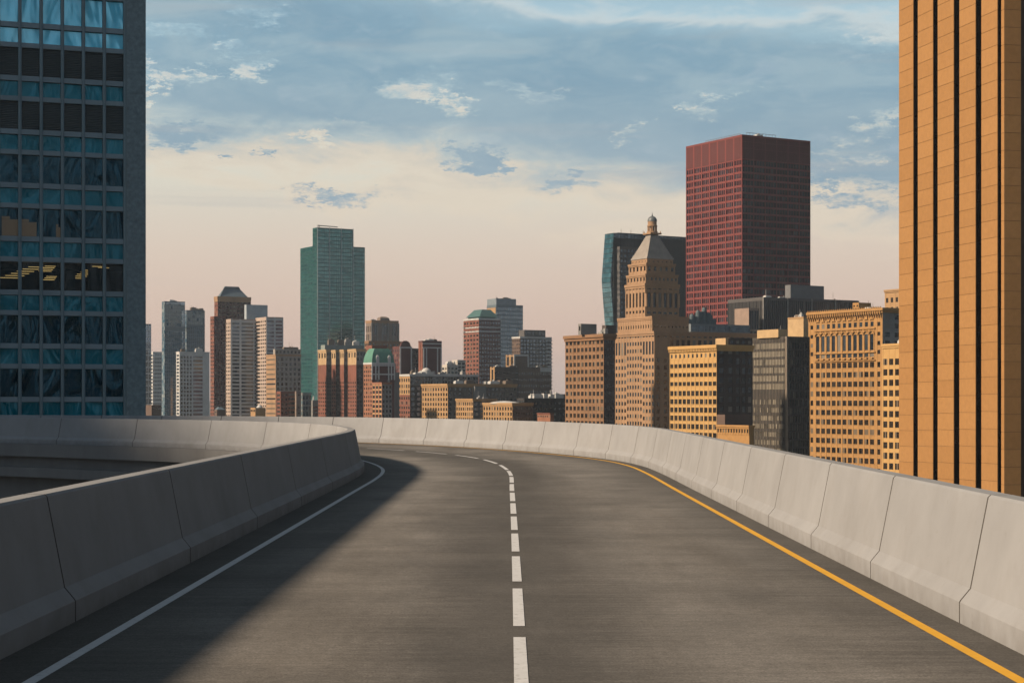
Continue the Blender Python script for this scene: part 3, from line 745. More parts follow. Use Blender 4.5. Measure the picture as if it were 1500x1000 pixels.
B.finish()

# --- teal glass tower with kinked side, behind the stone tower
B = Bld('glass_tower', 'dark teal glass tower with a kinked left side behind the stone tower', 'skyscraper', 1150, 899)
def wp(z, B=B):
    zm = CZ+(HZ-409)*.46-GZ; zt = CZ+(HZ-340)*.46-GZ; zb = CZ+(HZ-478)*.46-GZ
    t = max(0, 1-abs(z-zm)/((zt-zm) if z > zm else (zm-zb)))
    return (-2.3*t*math.cos(R(30)), 2.3*t*math.sin(R(30)))
B.warp = wp
bx = B.mass(886, 899, 1010, 341, mull_d, glassrec=.12, par=False,
  L=S_(5, 1, 7.2, p=.06, h=.90, t=1, g='cyan', pm=mull_g), Rr=S_(22, 1, 7.2, p=.08, h=.84, t=1, g='blue', gw=(5,1,5)))
B.mb('roof', slate).box(bx[0]+6, bx[0]+30, bx[2]+4, bx[3], bx[5]-1, bx[5]+.8)
q = B.mb('mast', UNIT2)
for a in (8, 16, 26): q.tube((bx[0]+a, bx[2]+3, bx[5]-1), (bx[0]+a, bx[2]+3, bx[5]+3.2), .13)
B.finish()
B = Bld('office_block', 'dark slab between the kinked glass tower and the domed stone tower', 'office building', 1120, 908)
B.mass(904, 908, 950, 361, dgrey, L=S_(2, 1, 8, p=.5, g='dark'), Rr=S_(8, 1, 7.6, p=.5, h=.5, g='blue')); B.finish()

# --- low-wide dark building in front of red tower
B = Bld('office_block', 'wide dark grey block with vertical ribs in front of the red tower', 'office building', 900, 1118)
bx = B.mass(1066, 1118, 1258, 435, mat('steel_grey_brown', (.11,.105,.105), rough=.6, scale=.2), glassrec=.5, L=S_(10, 3, 40, p=.12, m=.4, h=.93, t=5, g='dark', pm=dgrey),
  Rr=[S_(4, 12, 56, p=.045, m=.45, h=.94, t=4, g='dark', pm=grey, pro=.3)])
ph = B.mass(1150, 1158, 1207, 417, mat('panel_slate', (.17,.18,.19), rough=.7), dD=12, yb=437, part='penthouse')
B.mass(1076, 1097, 1112, 451, mat('panel_pinkish', (.34,.25,.20), rough=.8), dD=-14, part='wing', Rr=S_(4, 3, 30, p=.1, h=.9, t=4, g='dark'))
B.units(bx, 4, seed=8, hmax=2); B.finish()

# --- low structure with roof machinery between
B = Bld('low_block', 'low flat block with bluish roof machinery between the stone tower and the ribbed block', 'building', 860, 1030)
bx = B.mass(1005, 1012, 1099, 474, mat('panel_grey_blue', (.20,.23,.25), rough=.7), Rr=S_(9, 3, 12, p=.1, h=.6, t=3, g='blue'))
bt = mat('tank_slate_blue', (.09,.13,.15), rough=.6, scale=1)
rr = random.Random(4)
for i in range(9):
    q = MB(); a = bx[0]+1+i*1.9; h = [3, 5, 4.5, 7, 8, 8.6, 7.4, 5, 3.5][i]
    if i % 2: q.cyl(a, bx[2]+3, [(1.3, bx[5]-.5), (1.3, bx[5]+h-1), (.8, bx[5]+h)], n=12)
    else: q.box(a-1.2, a+1.2, bx[2]+2, bx[2]+5, bx[5]-.5, bx[5]+h*.8); q.tube((a, bx[2]+2, bx[5]), (a+1.6, bx[2]+2, bx[5]+h), .22)
    q.build('roof_unit', bt, B.root)
B.finish()

# --- brown-orange brick building left of stone tower
B = Bld('brick_building', 'tan brick office block with cornice immediately left of the stone tower', 'office building', 720, 884.5)
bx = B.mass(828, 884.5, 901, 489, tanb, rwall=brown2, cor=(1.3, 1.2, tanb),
  L=[S_(10, 2, 10.9, p=.32, m=.3, h=.55, t=8, g='warm', sill=True)], Rr=S_(4, 1, 10.9, p=.6, h=.45, t=8, g='dark'))
B.mass(847, 851, 874, 474, grey, dD=10, yb=490, part='penthouse', L=S_(1, 1, 20, p=.4, rows=[(477,484)], g='warm'))
B.mass(882, 888, 902, 476, brown2, dD=14, yb=490, part='stair_house')
B.units(bx, 3, seed=2); B.finish()

# --- cream building with dark brick flank
B = Bld('office_building', 'bright cream terracotta office block with round top windows and dark brick flank', 'office building', 600, 1050)
rw = [(531.5,537.5),(545,551),(558.5,564.5)]+[(572+i*12.4, 579.5+i*12.4) for i in range(16)]
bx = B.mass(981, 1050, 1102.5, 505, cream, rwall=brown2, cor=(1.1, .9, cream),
  L=[S_(11, 2, p=.22, m=.28, rows=rw, g='warm', yt=525, sill=True), S_(11, 1, p=.6, rows=[(517,522.5)], yt=513, yb=524.9, g='dark'), S_(1, 1, p=0, rows=[(511,511.2)], yb=512.8, g='warm')],
  Rr=[S_(2, 1, 14.2, p=.55, h=.55, t=5, g='dark', a=(0,.5)), S_(3, 1, 14.2, p=.42, h=.62, t=5, g='dark', a=(.5,1))])
q = B.mb('cornice', cream)
for i in range(30):
    a = bx[2]+(bx[3]-bx[2])*(i+.5)/30; q.box(bx[0]-.7, bx[0], a-.18, a+.18, bx[5]-1.9, bx[5]-1.1)
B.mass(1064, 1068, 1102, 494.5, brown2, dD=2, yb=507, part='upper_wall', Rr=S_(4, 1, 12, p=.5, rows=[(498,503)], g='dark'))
B.mass(1048, 1063, 1067, 495, mat('plaster_gold', (.55,.38,.2)), dD=1.5, yb=506, part='stair_house')
B.finish()
B = Bld('low_building', 'small golden building with balustrade at the foot of the dark brick flank', 'building', 530, 1096)
bx = B.mass(1050, 1097, 1104, 623, ochre, cor=(.6, .5, ochre), L=[S_(12, 1, p=.45, rows=[(627,634)], yb=637, g='warm')])
B.mass(1050, 1062, 1100, 607, brown, dD=16, yb=626, part='rear_wall')
B.finish()

# --- grey curtain wall office
B = Bld('office_building', 'grey metal curtain wall office block right of the cream building', 'office building', 640, 1152.5)
bandm = mat('spandrel_dark', (.045,.043,.042), rough=.45, spec=.5)
bx = B.mass(1102, 1152.5, 1186, 492.5, mat('curtain_frame', (.10,.09,.08), rough=.5, metal=.2), glassrec=.25,
  L=[S_(22, 1, 12.0, p=.13, h=.70, t=9, g='curtain', gw=(5,3,.6), pm=alum, pp='mullion', sm=bandm, sn='spandrel_band', pro=.12, a=(.06,1), yb=585),
     S_(22, 1, 12.0, p=.13, rows=[(585+i*12, 592+i*12) for i in range(8)], h=.72, t=9, g='curtain', gw=(1,2,3), pm=alum, pp='mullion', sm=bandm, sn='spandrel_band', pro=.12, a=(.06,1), yt=585)],
  Rr=[S_(9, 2, 12.0, p=.10, m=.1, h=.74, t=9, g='dark', gw=(6,2,1), pm=bronze, pp='mullion', sm=bandm, sn='spandrel_band', pro=.10)])
B.mb('corner_strip', alum).box(bx[0]-.2, bx[0]+.5, bx[2]-.2, bx[2]+.6, 0, bx[5]+.05)
B.mass(1109, 1140, 1153, 482, mat('plaster_gold', (.55,.38,.2)), dD=3, yb=494, part='penthouse')
B.units(bx, 2, seed=9, hmax=2); B.finish()
B = Bld('office_building', 'pale golden stair tower peeping above the grey curtain wall block', 'building', 780, 1176)
bx = B.mass(1154, 1177, 1187, 464, mat('plaster_gold', (.55,.38,.2)), cor=(.4, .2, gold)); B.units(bx, 4, seed=5, hmax=2); B.finish()

# --- ornate ochre building
B = Bld('ornate_building', 'ornate ochre terracotta building with tall arcade and bracketed cornice near the right', 'office building', 700, 1293)
k = 700/F
base_rows = [(529.5+i*14.25, 537.5+i*14.25) for i in range(18)]
bx = B.mass(1184, 1293, 1335, 451, ochre, rwall=grey, cor=(1.0, 1.3, ochre), glassrec=.16,  # right wall set in grey to imitate its shaded side
  L=[S_(1, 1, p=.62, rows=[(471,477),(485.5,491),(499,505),(512,518)]+base_rows, a=(0,.10), g='warm'),
     S_(11, 2, p=.26, m=.35, rows=base_rows, a=(.10,.90), yt=526, g='warm', sill=True, pro=.03),
     S_(11, 1, p=.46, rows=[(470,477)], a=(.10,.90), yb=480, g='dark'),
     S_(11, 1, p=.36, rows=[(488,512)], a=(.10,.90), yt=479, yb=514, g='dark', pro=.2),
     S_(11, 1, p=.30, rows=[(516,522)], a=(.10,.90), yt=514.3, yb=525.8, g='dark', pro=.1),
     S_(1, 1, p=.62, rows=[(471,477),(485.5,491),(499,505),(512,518)]+base_rows, a=(.90,1), g='warm')],
  Rr=S_(3, 1, 12.6, p=.5, h=.55, t=10, g='dark'))
x0, x1, y0, y1, z0, z1 = bx
q = B.mb('cornice_bracket', ochre)
for i in range(34):
    a = y0+(y1-y0)*(i+.5)/34; q.box(x0-1.1, x0, a-.22, a+.22, z1-2.6, z1-1.0); q.box(x0-.6, x0, a-.18, a+.18, z1-3.8, z1-2.6)
    q.frustum(x0-.9, x0-.4, a-.3, a+.3, z1+.08, x0-.75, x0-.55, a-.08, a+.08, z1+.8)
q = B.mb('arcade_hood', ochre)
for i in range(11):
    a = y0+(y1-y0)*(.10+.80*(i+.5)/11); r = (y1-y0)*.8/11*.42
    for j in range(8):          # round arch hood over each tall opening
        t0 = math.pi*j/8; t1 = math.pi*(j+1)/8; zc = z1-(488-451)*k-r*.2
        for (ta, tb) in ((t0, t1),):
            q.quad([(x0-.6, a+r*math.cos(ta), zc+r*math.sin(ta)), (x0-.6, a+r*math.cos(tb), zc+r*math.sin(tb)), (x0-.6, a+(r+.35)*math.cos(tb), zc+(r+.35)*math.sin(tb)), (x0-.6, a+(r+.35)*math.cos(ta), zc+(r+.35)*math.sin(ta))])
            q.quad([(x0-.6, a+(r+.35)*math.cos(ta), zc+(r+.35)*math.sin(ta)), (x0-.6, a+(r+.35)*math.cos(tb), zc+(r+.35)*math.sin(tb)), (x0, a+(r+.35)*math.cos(tb), zc+(r+.35)*math.sin(tb)), (x0, a+(r+.35)*math.cos(ta), zc+(r+.35)*math.sin(ta))])
    q.frustum(x0-.55, x0, a-r*.8, a+r*.8, z1-15.5*k, x0-.25, x0, a-.1, a+.1, z1-10*k)
    q.box(x0-1.0, x0-.1, a-r*.8, a+r*.8, z1-74.5*k, z1-72*k)
for zz in (479, 526, 514): B.mb('wall', ochre).box(x0-.55, x0, y0+(y1-y0)*.09, y0+(y1-y0)*.91, z1-(zz-451)*k-.5, z1-(zz-451)*k)
B.mass(1249, 1258, 1276, 443, ochre, dD=16, yb=452, part='stair_house', L=S_(2, 1, p=.5, rows=[(445,449)], g='warm'))
B.units(bx, 3, seed=11, hmax=1.6); B.finish()
B = Bld('office_building', 'yellow stone building with three window columns squeezed beside the ribbed orange tower', 'office building', 600, 1345)
bx = B.mass(1292.5, 1345, 1362, 502, cream, cor=(.8, .6, cream), L=[S_(3, 3, p=.34, m=.0, rows=[(514,518)]+[(524.5+i*15.6, 534+i*15.6) for i in range(14)], g='warm', a=(.0,.5)), S_(3, 3, 15.6, p=.3, m=.3, h=.6, t=22, g='warm', a=(.5,1))], Rr=S_(2, 2, 15.6, p=.4, g='dark'))
B.units(bx, 3, seed=4, hmax=1.8); B.finish()
B = Bld('office_building', 'golden upper storeys just left of the ribbed orange tower, behind the ornate building', 'building', 900, 1345)
bx = B.mass(1296, 1346, 1370, 421, gold, cor=(.8, .8, gold), L=S_(7, 2, 14, p=.5, m=.3, h=.5, t=12, g='warm')); B.finish()

# --- green glass tower
B = Bld('glass_tower', 'tall green glass tower with pale vertical ribs standing alone left of centre', 'skyscraper', 1600, 465)
bx = B.mass(440, 466, 534.5, 359, mull_g, dD=6, glassrec=.15, L=S_(12, 1, 5.6, p=.14, h=.78, t=2, g='green', pro=.05), Rr=S_(20, 1, 5.6, p=.14, h=.80, t=2, g='green', pro=.05))
b2 = B.mass(458, 465, 517, 333, mull_g, glassrec=.15, L=S_(4, 1, 5.6, p=.14, h=.78, t=2, g='green'), Rr=[S_(15, 1, 5.6, p=.12, h=.80, t=2, g='green', pro=.05)])
q = B.mb('rib', mull_w)
for i in range(4): a = b2[0]+(b2[1]-b2[0])*i/3; q.box(a-.35, a+.35, b2[2]-.55, b2[2]-.06, 0, b2[5]+.5)
q = B.mb('roof_crane', UNIT); zz = b2[5]
q.tube((b2[0]+1, b2[2]+3, zz+2.2), (b2[0]+22, b2[2]+3, zz+1.6), .45); q.tube((b2[0]+3, b2[2]+3, zz-1), (b2[0]+3, b2[2]+3, zz+2.6), .4)
B.mb('roof_parapet', mull_w).box(b2[0]+.1, b2[0]+.5, b2[2], b2[3], b2[5]-5, b2[5]+.4)
B.finish()

# --- H-shaped hotel with red brick wings
B = Bld('brick_hotel', 'red brick hotel with four projecting wings and pale stone tops', 'hotel', 1100, 522)
sto = mat('stone_warm_top', (.52,.36,.2), scale=.3)
for (l, c_, r, y, dd) in ((509.5, 522, 536, 511, 0), (498, 503.8, 510, 512, 12), (485.7, 491.8, 498.6, 512.5, 22), (466, 478, 486, 512, 30)):
    wlm = [S_(2 if c_-l < 8 else 4, 1, 5.6, p=.5, h=.5, t=26, g='warm')]
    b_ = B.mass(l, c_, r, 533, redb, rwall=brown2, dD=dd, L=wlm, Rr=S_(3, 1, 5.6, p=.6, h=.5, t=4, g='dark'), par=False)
    b_ = B.mass(l-.1, c_, r, y, sto, rwall=grey, dD=dd-.3, yb=534, part='stone_top#%d' % dd, L=S_(2 if c_-l < 8 else 3, 1, 5.6, p=.5, rows=[(y+5, y+12)], g='warm'), Rr=S_(3, 1, 6, p=.6, rows=[(y+5, y+9), (y+13, y+17)], g='dark'), cor=(.8, .4, sto))
bx = B.mass(470, 476, 532, 505, mat('roof_verdigris', (.25,.30,.28)), dD=44, part='rear_wall'); B.units(bx, 8, seed=6, hmax=5)
B.finish()
# tan tower behind hotel
B = Bld('stone_building', 'brownish grey stone tower with sculpted crown rising behind the brick hotel', 'tower', 1400, 544)
bx = B.mass(536, 544.5, 583.5, 469, mat('stone_brownish', (.25,.20,.17), scale=.15), cor=(1.2, .6, buff), L=S_(3, 1, 12, p=.5, h=.75, t=8, g='warm'), Rr=[S_(3, 1, 26, p=.6, h=.55, t=7, g='dark'), ])
q = B.mb('crown', mat('stone_brownish', (.27,.23,.2))); a = bx[0]+(bx[1]-bx[0])*.32
q.box(a, a+8, bx[2], bx[2]+6, bx[5]-1, bx[5]+2.2); q.frustum(a, a+8, bx[2], bx[2]+6, bx[5]+2.2, a+2, a+6, bx[2]+2, bx[2]+4, bx[5]+3.4)
for i in range(6): B.mb('pilaster', grey).box(bx[0]+(bx[1]-bx[0])*i/5-.6, bx[0]+(bx[1]-bx[0])*i/5+.6, bx[2]-.7, bx[2], bx[5]-28, bx[5]-2)
B.mass(534, 540, 590, 499, tanb, dD=-20, part='lower_wall', L=S_(3, 1, 7, g='warm'), Rr=S_(10, 1, 7, p=.5, g='dark')); B.units(bx, 3, seed=3); B.finish()
# green mansard
B = Bld('mansard_building', 'red brick building with pale trim under a rounded green copper mansard roof', 'building', 950, 545)
bx = B.mass(532.5, 545, 577.5, 531, plum, rwall=plum, L=[S_(4, 1, 6.2, p=.45, h=.55, t=5, g='warm', pm=orb, sm=orb)], Rr=[S_(2, 1, 7, p=.75, h=.5, t=4, g='dark'), ], cor=(.5, .3, lgrey))
x0, x1, y0, y1, z0, z1 = bx; k = 950/F
q = B.mb('stone_trim', lgrey)
for f in (0, .16, .30, .74, .87, 1): q.box(x0+(x1-x0)*f-.35, x0+(x1-x0)*f+.35, y0-.35, y0-.02, z1-25*k, z1)
for zz in (3, 16): q.box(x0, x1, y0-.3, y0-.02, z1-zz*k-.7, z1-zz*k)
q = B.mb('mansard_roof', copper); cx, cy = (x0+x1)/2, (y0+y1)/2; prev = None; K = 8; hw, hd = (x1-x0)/2, (y1-y0)/2
for i in range(K):
    t0, t1 = i/K, (i+1)/K; f0, f1 = (1-.36*t0**2.2), (1-.36*t1**2.2)
    q.frustum(cx-hw*f0, cx+hw*f0, cy-hd*f0, cy+hd*f0, z1+21*k*t0, cx-hw*f1, cx+hw*f1, cy-hd*f1, cy+hd*f1, z1+21*k*t1)
for f in (.25, .78): q2 = MB(); a = x0+(x1-x0)*f; q2.box(a-.9, a+.9, y0-.25, y0+3, z1, z1+9*k); q2.frustum(a-.9, a+.9, y0-.25, y0+3, z1+9*k, a-.1, a+.1, y0+.3, y0+3, z1+11.5*k); q2.build('dormer', lgrey, B.root)
B.mass(536, 545, 567, 505.5, redb, dD=22, yb=512, part='roof_house'); B.finish()
B = Bld('brick_building', 'narrow orange brick building with pale yellow oriel below the green mansard roof', 'building', 900, 559.5)
B.mass(545, 559.5, 574, 560, orb, rwall=grey, cor=(.5, .3, orb), L=[S_(3, 1, 7, p=.3, h=.6, t=5, g='warm', sm=gold, sn='window_band')], Rr=S_(3, 1, 7, p=.45, h=.55, t=5, g='dark')); B.finish()
B = Bld('concrete_slab', 'plain grey concrete slab building between the mansard and the arcaded block', 'building', 980, 573)
B.mass(570, 574, 585, 545, grey, L=S_(1, 1, 9, p=.8, g='dark')); B.finish()
# plum brick with white trim
B = Bld('brick_building', 'dark red brick block outlined in white trim, right one of the pair', 'building', 1150, 619)
bx = B.mass(613, 619, 647, 499, plum, L=S_(1, 1, 9, p=.9, rows=[(505,538)], g='warm', pm=redb), cor=(.6, .2, plum))
x0, x1, y0, y1, z0, z1 = bx; k = .46
q = B.mb('white_trim', lgrey)
for f in (.06, .20, .78, .97): q.box(x0+(x1-x0)*f-.4, x0+(x1-x0)*f+.4, y0-.3, y0-.02, z1-46*k, z1-10*k)
for zz in (4, 10): q.box(x0-.3, x1, y0-.36, y0-.02, z1-zz*k-.4, z1-zz*k+.4)
B.units(bx, 5, seed=12, hmax=2); B.finish()
B = Bld('brick_building', 'dark red brick block with round gable and white trim, left one of the pair', 'building', 1160, 586)
bx = B.mass(575, 586, 603, 507, plum, rwall=plum, L=S_(4, 1, 7, p=.6, g='dark'))
x0, x1, y0, y1, z0, z1 = bx
q = B.mb('white_trim', lgrey)
for f in (.03, .97): q.box(x0+(x1-x0)*f-.45, x0+(x1-x0)*f+.45, y0-.3, y0-.02, z1-42*k, z1-2*k)
q.box(x0-.3, x1+.3, y0-.36, y0-.02, z1-2.8*k, z1-.8*k)
g = MB(); c0 = (x0+x1)/2
for j in range(10):
    t0 = math.pi*j/10; t1 = math.pi*(j+1)/10; rr_ = (x1-x0)*.42; hh = 8*k
    g.frustum(c0+rr_*math.cos(t1), c0+rr_*math.cos(t0), y0+.1, y0+2, z1, c0+rr_*math.cos(t1), c0+rr_*math.cos(t0), y0+.1, y0+2, z1+hh*(math.sin(t0)+math.sin(t1))/2+.2)
g.build('gable', plum, B.root); B.finish()
B = Bld('brick_building', 'recessed dark brick link with small windows joining the two white trimmed blocks', 'building', 1200, 600)
B.mass(596, 601, 616, 510, brown2, L=S_(1, 1, 6, g='dark'), Rr=S_(4, 1, 6, p=.5, g='dark')); B.finish()
# arcaded long block
B = Bld('office_building', 'long grey block with a row of arched top windows and a white roof tank', 'building', 1000, 600.6)
bx = B.mass(584, 600.6, 701, 548, gold, rwall=grey, cor=(.6, .5, lgrey),
  L=[S_(5, 1, 7, p=.45, rows=[(554,559),(563,568),(571,576)], g='warm', yb=578), S_(5, 1, 7, p=.4, rows=[(581+i*7, 585+i*7) for i in range(9)], yt=578, g='warm', pm=redb, sm=redb, pp='lower_wall', sn='lower_wall')],
  Rr=[S_(24, 1, 7, p=.35, rows=[(552,555.5),(557.5,562)], g='dark', yb=564), S_(12, 2, 7, p=.4, rows=[(567+i*7.5, 571.5+i*7.5) for i in range(11)], yt=564, g='blue', pm=brown2, sm=brown2, pp='lower_wall', sn='lower_wall')])
t_ = MB(); xx = bx[0]+(bx[1]-bx[0])*.30; t_.cyl(xx, bx[2]+6, [(2.6, bx[5]-.5), (2.6, bx[5]+2.6), (1.6, bx[5]+3.6), (.4, bx[5]+4)], n=16); t_.box(xx-4, xx+4, bx[2]+4, bx[2]+9, bx[5]-.5, bx[5]+1.6); t_.build('roof_tank', WHT, B.root)
B.units(bx, 9, seed=21, hmax=3); B.finish()
# white hotel behind
B = Bld('white_building', 'small white stepped building at the foot of the maroon tower with teal roof', 'building', 1220, 655)
bx = B.mass(647, 655, 681, 534, mat('render_white', (.58,.54,.48)), L=S_(2, 1, 6, g='dark'), Rr=S_(5, 2, 6, p=.4, m=.3, h=.5, g='dark'))
B.mass(662, 670, 682, 527, mat('render_white', (.58,.54,.48)), dD=4, part='upper_wall', Rr=S_(2, 1, 5, g='dark')); B.units(bx, 7, m=WHT, seed=22, hmax=3); B.finish()
# maroon tower with teal roof
B = Bld('apartment_tower', 'maroon brick apartment tower with white bands and a teal hipped roof', 'tower', 1500, 701.5)
bx = B.mass(679, 701.5, 733, 466, plum, L=[S_(5, 2, 6.2, p=.4, m=.25, h=.5, t=5, g='warm', pm=redb, sm=redb)], Rr=S_(8, 1, 6.2, p=.5, h=.5, t=5, g='blue'), cor=(.7, .4, lgrey))
x0, x1, y0, y1, z0, z1 = bx; k = .6
q = B.mb('white_band', lgrey)
for zz in (13, 19): q.box(x0-.4, x1, y0-.4, y0-.02, z1-zz*k-.5, z1-zz*k+.3); q.box(x0-.4, x0-.02, y0, y1, z1-zz*k-.5, z1-zz*k+.3)
q = B.mb('hipped_roof', mat('roof_teal', (.07,.16,.16), rough=.5)); 
ins = 3
q.box(x0+ins, x1-ins, y0+ins, y1-ins, z1-.3, z1+1.5); q.frustum(x0+1.5, x1-1.5, y0+1.5, y1-1.5, z1+1.5, x0+7, x1-6, y0+7, y1-7, z1+8.2)
for i in range(24):
    zz = z1-13*k-i*6.2*k
    q = MB(); q.box(x0-1.2, x0, y1-3.5, y1-.4, zz, zz+.9); q.build('balcony', UNIT, B.root)
    q = MB(); q.box(x1-3, x1-.3, y0-1.2, y0, zz, zz+.9); q.build('balcony', UNIT, B.root)
B.finish()
B = Bld('glass_tower', 'steel blue glass tower behind the maroon apartment tower', 'tower', 1750, 727)
bx = B.mass(713, 727, 766, 446, slate, L=S_(4, 1, 6, p=.3, h=.6, t=4, g='blue'), Rr=S_(12, 1, 6, p=.22, h=.72, t=4, g='cyan', pm=slate), glassrec=.2)
b_ = B.mass(713.5, 727, 756, 437, mat('panel_steel', (.22,.27,.31)), dD=1, yb=447, part='crown'); B.units(b_, 4, seed=31, hmax=2); 
B.mb('crown_face', gold).box(bx[0]-.3, bx[0]-.02, bx[2]+1, bx[3]-1, bx[5]-9, bx[5]-3); B.finish()
B = Bld('apartment_tower', 'dark balconied apartment block with flat roof canopy right of the steel blue tower', 'apartment block', 1400, 762)
bx = B.mass(750, 762, 808, 493, brown2, L=S_(4, 1, 5.5, p=.5, g='warm', pm=brown, sm=brown), Rr=[S_(10, 1, 5.5, p=.3, h=.6, t=4, g='blue', sm=dgrey)], cor=(.7, .5, lgrey))
b_ = B.mass(760, 768, 799, 483, dgrey, dD=6, yb=494, part='roof_canopy', Rr=S_(6, 1, 8, p=.3, rows=[(485.5,490)], g='dark'))
for i in range(16):
    zz = bx[5]-3-i*5.5*.56; q = MB(); q.box(bx[1]-6, bx[1]+.1, bx[2]-1.4, bx[2], zz, zz+.8); q.build('balcony', lgrey, B.root)
B.finish()
B = Bld('brick_building', 'small brown block with pale frame in front of the dark balconied apartments', 'building', 1300, 753)
bx = B.mass(741, 753, 774, 519, mat('brick_brown', (.19,.1,.08)), L=S_(2, 1, 30, p=.35, rows=[(522,535)], g='warm', pm=gold, sm=gold))
q = B.mb('white_frame', lgrey); x0, x1, y0, y1, z0, z1 = bx
q.box(x0, x1, y0-.3, y0-.02, z1-1.2, z1+.1); q.box(x0-.3, x0+.8, y0-.35, y0, z1-10, z1); q.box(x1-.8, x1, y0-.35, y0, z1-10, z1); B.finish()
B = Bld('brick_building', 'wide dark umber brick building with a white panel at its upper right corner', 'building', 1250, 724)
bx = B.mass(718, 724.5, 808, 537, brown2, L=S_(1, 1, 40, p=.6, rows=[(541,560)], g='warm', pm=gold, sm=gold), Rr=[S_(6, 1, 9, p=.4, h=.15, t=8, g='dark', a=(0,.42)), S_(14, 1, 9, p=.5, h=.4, t=8, g='dark', a=(.42,1), sm=brown, pm=brown)])
x0, x1, y0, y1, z0, z1 = bx
B.mb('white_panel', WHT).box(x0+(x1-x0)*.80, x1-.1, y0-.4, y0-.02, z1-3.4, z1-.2); B.units(bx, 5, seed=33, hmax=2); B.finish()
# mid-foreground golds
B = Bld('office_building', 'golden stone block with long brown flank, largest of the low mid-distance buildings', 'building', 900, 656)
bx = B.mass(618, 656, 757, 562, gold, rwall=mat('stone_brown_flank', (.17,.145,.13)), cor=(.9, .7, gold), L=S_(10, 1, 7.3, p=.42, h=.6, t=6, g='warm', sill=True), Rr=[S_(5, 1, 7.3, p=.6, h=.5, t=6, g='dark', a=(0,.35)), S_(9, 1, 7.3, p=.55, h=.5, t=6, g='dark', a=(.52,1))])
x0, x1, y0, y1, z0, z1 = bx
q = MB(); q.box(x0+(x1-x0)*.36, x0+(x1-x0)*.52, y0-2, y0+1, 0, z1-1.2); q.build('stair_tower', grey, B.root)
B.units(bx, 7, seed=35, hmax=2.6); B.finish()
B = Bld('office_building', 'golden low block with grey windowed flank, left of the white domed roof', 'building', 800, 693)
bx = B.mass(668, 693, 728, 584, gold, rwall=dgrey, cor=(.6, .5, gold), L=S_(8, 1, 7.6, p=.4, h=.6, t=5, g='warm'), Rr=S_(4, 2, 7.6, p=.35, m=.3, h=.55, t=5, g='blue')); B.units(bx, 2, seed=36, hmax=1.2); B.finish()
B = Bld('office_building', 'golden low block under a white domed roof, with brown windowed flank', 'building', 750, 750.6)
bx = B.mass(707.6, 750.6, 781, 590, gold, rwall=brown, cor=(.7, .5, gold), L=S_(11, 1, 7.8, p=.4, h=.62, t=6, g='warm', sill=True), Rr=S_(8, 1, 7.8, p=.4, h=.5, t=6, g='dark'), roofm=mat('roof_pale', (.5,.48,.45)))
x0, x1, y0, y1, z0, z1 = bx
q = MB(); q.cyl(0, 0, [(1, 0), (.9, .35), (.65, .7), (.3, .92), (.05, 1)], n=20); q.v = [(x0+5+x*6, y0+16+y*11, z1-.4+z*1.3) for x, y, z in q.v]; q.build('domed_roof', WHT, B.root, smooth=True); B.finish()
B = Bld('warehouse', 'low black brick building with white roof machinery left of the tan cornice block', 'building', 850, 783)
bx = B.mass(757, 768, 830, 583, mat('brick_black', (.04,.038,.04)), L=S_(3, 1, 7, g='dark'), Rr=S_(9, 1, 8, p=.6, h=.4, t=6, g='dark')); B.units(bx, 9, m=WHT, seed=41, hmax=3)
B.mass(808, 814, 832, 577, dgrey, dD=20, part='rear_wall'); B.finish()
B = Bld('small_building', 'little red brick building just above the barrier left of the tan cornice block', 'building', 700, 806)
B.mass(787, 806, 811, 605, orb, cor=(.3, .3, redb), L=S_(7, 1, 6, p=.4, rows=[(608,611)], g='dark')); B.finish()

# --- left cluster
B = Bld('apartment_tower', 'blue glass block with white floor grid peeping out beside the left office tower', 'tower', 1250, 206)
B.mass(200, 204, 221.5, 474, slate, Rr=S_(4, 1, 9, p=.22, h=.78, t=2, g='blue', pm=lgrey, sm=lgrey), glassrec=.3, L=S_(1, 1, 9, g='blue')); B.finish()
B = Bld('apartment_tower', 'pale distant apartment block between the blue grid block and the mirror glass pair', 'tower', 1750, 224)
B.mass(221, 224, 242, 515, lgrey, Rr=S_(6, 1, 5.5, p=.35, h=.6, t=3, g='blue'), L=S_(1, 1, 5, g='dark')); B.finish()
B = Bld('low_building', 'low dark reddish building beside the foot of the left office tower', 'building', 950, 222)
B.mass(212, 222, 236, 593, brown, Rr=S_(4, 1, 5, g='dark', rows=[(597,600)])); B.finish()
B = Bld('glass_tower', 'mirror glass tower pair with painted sky reflections, far left of the skyline', 'tower', 1500, 241)
bx = B.mass(237, 241, 271, 441, slate, glassrec=.12, L=S_(3, 1, 5.2, p=.1, h=.85, t=1, g='mirror'), Rr=[S_(10, 1, 5.2, p=.1, h=.86, t=1, g='mirror', pm=slate, yb=484, gw=(1,.3,6)), S_(10, 1, p=.1, rows=[(484.5+i*5.2, 489+i*5.2) for i in range(30)], yt=484, g='mirror', pm=slate, gw=(1,7,0))])  # pale panes above, blue below: reflections put into the glass colour
b_ = B.mass(270, 273, 300, 454, slate, dD=4, glassrec=.12, part='second_wall', L=S_(2, 1, 5.2, p=.1, h=.85, t=1, g='mirror'), Rr=[S_(9, 1, 5.2, p=.1, h=.86, t=1, g='mirror', yb=478, gw=(1,.5,5)), S_(9, 1, p=.1, rows=[(478.5+i*5.2, 483+i*5.2) for i in range(30)], yt=478, g='mirror', gw=(1,7,0))])  # second tower, same split of painted reflections
B.units(b_, 6, m=UNIT2, seed=51, hmax=3); B.units(bx, 3, seed=52, hmax=2); B.finish()
B = Bld('apartment_tower', 'pale framed apartment block with plain concrete right end, foot of the mirror pair', 'tower', 1200, 265)
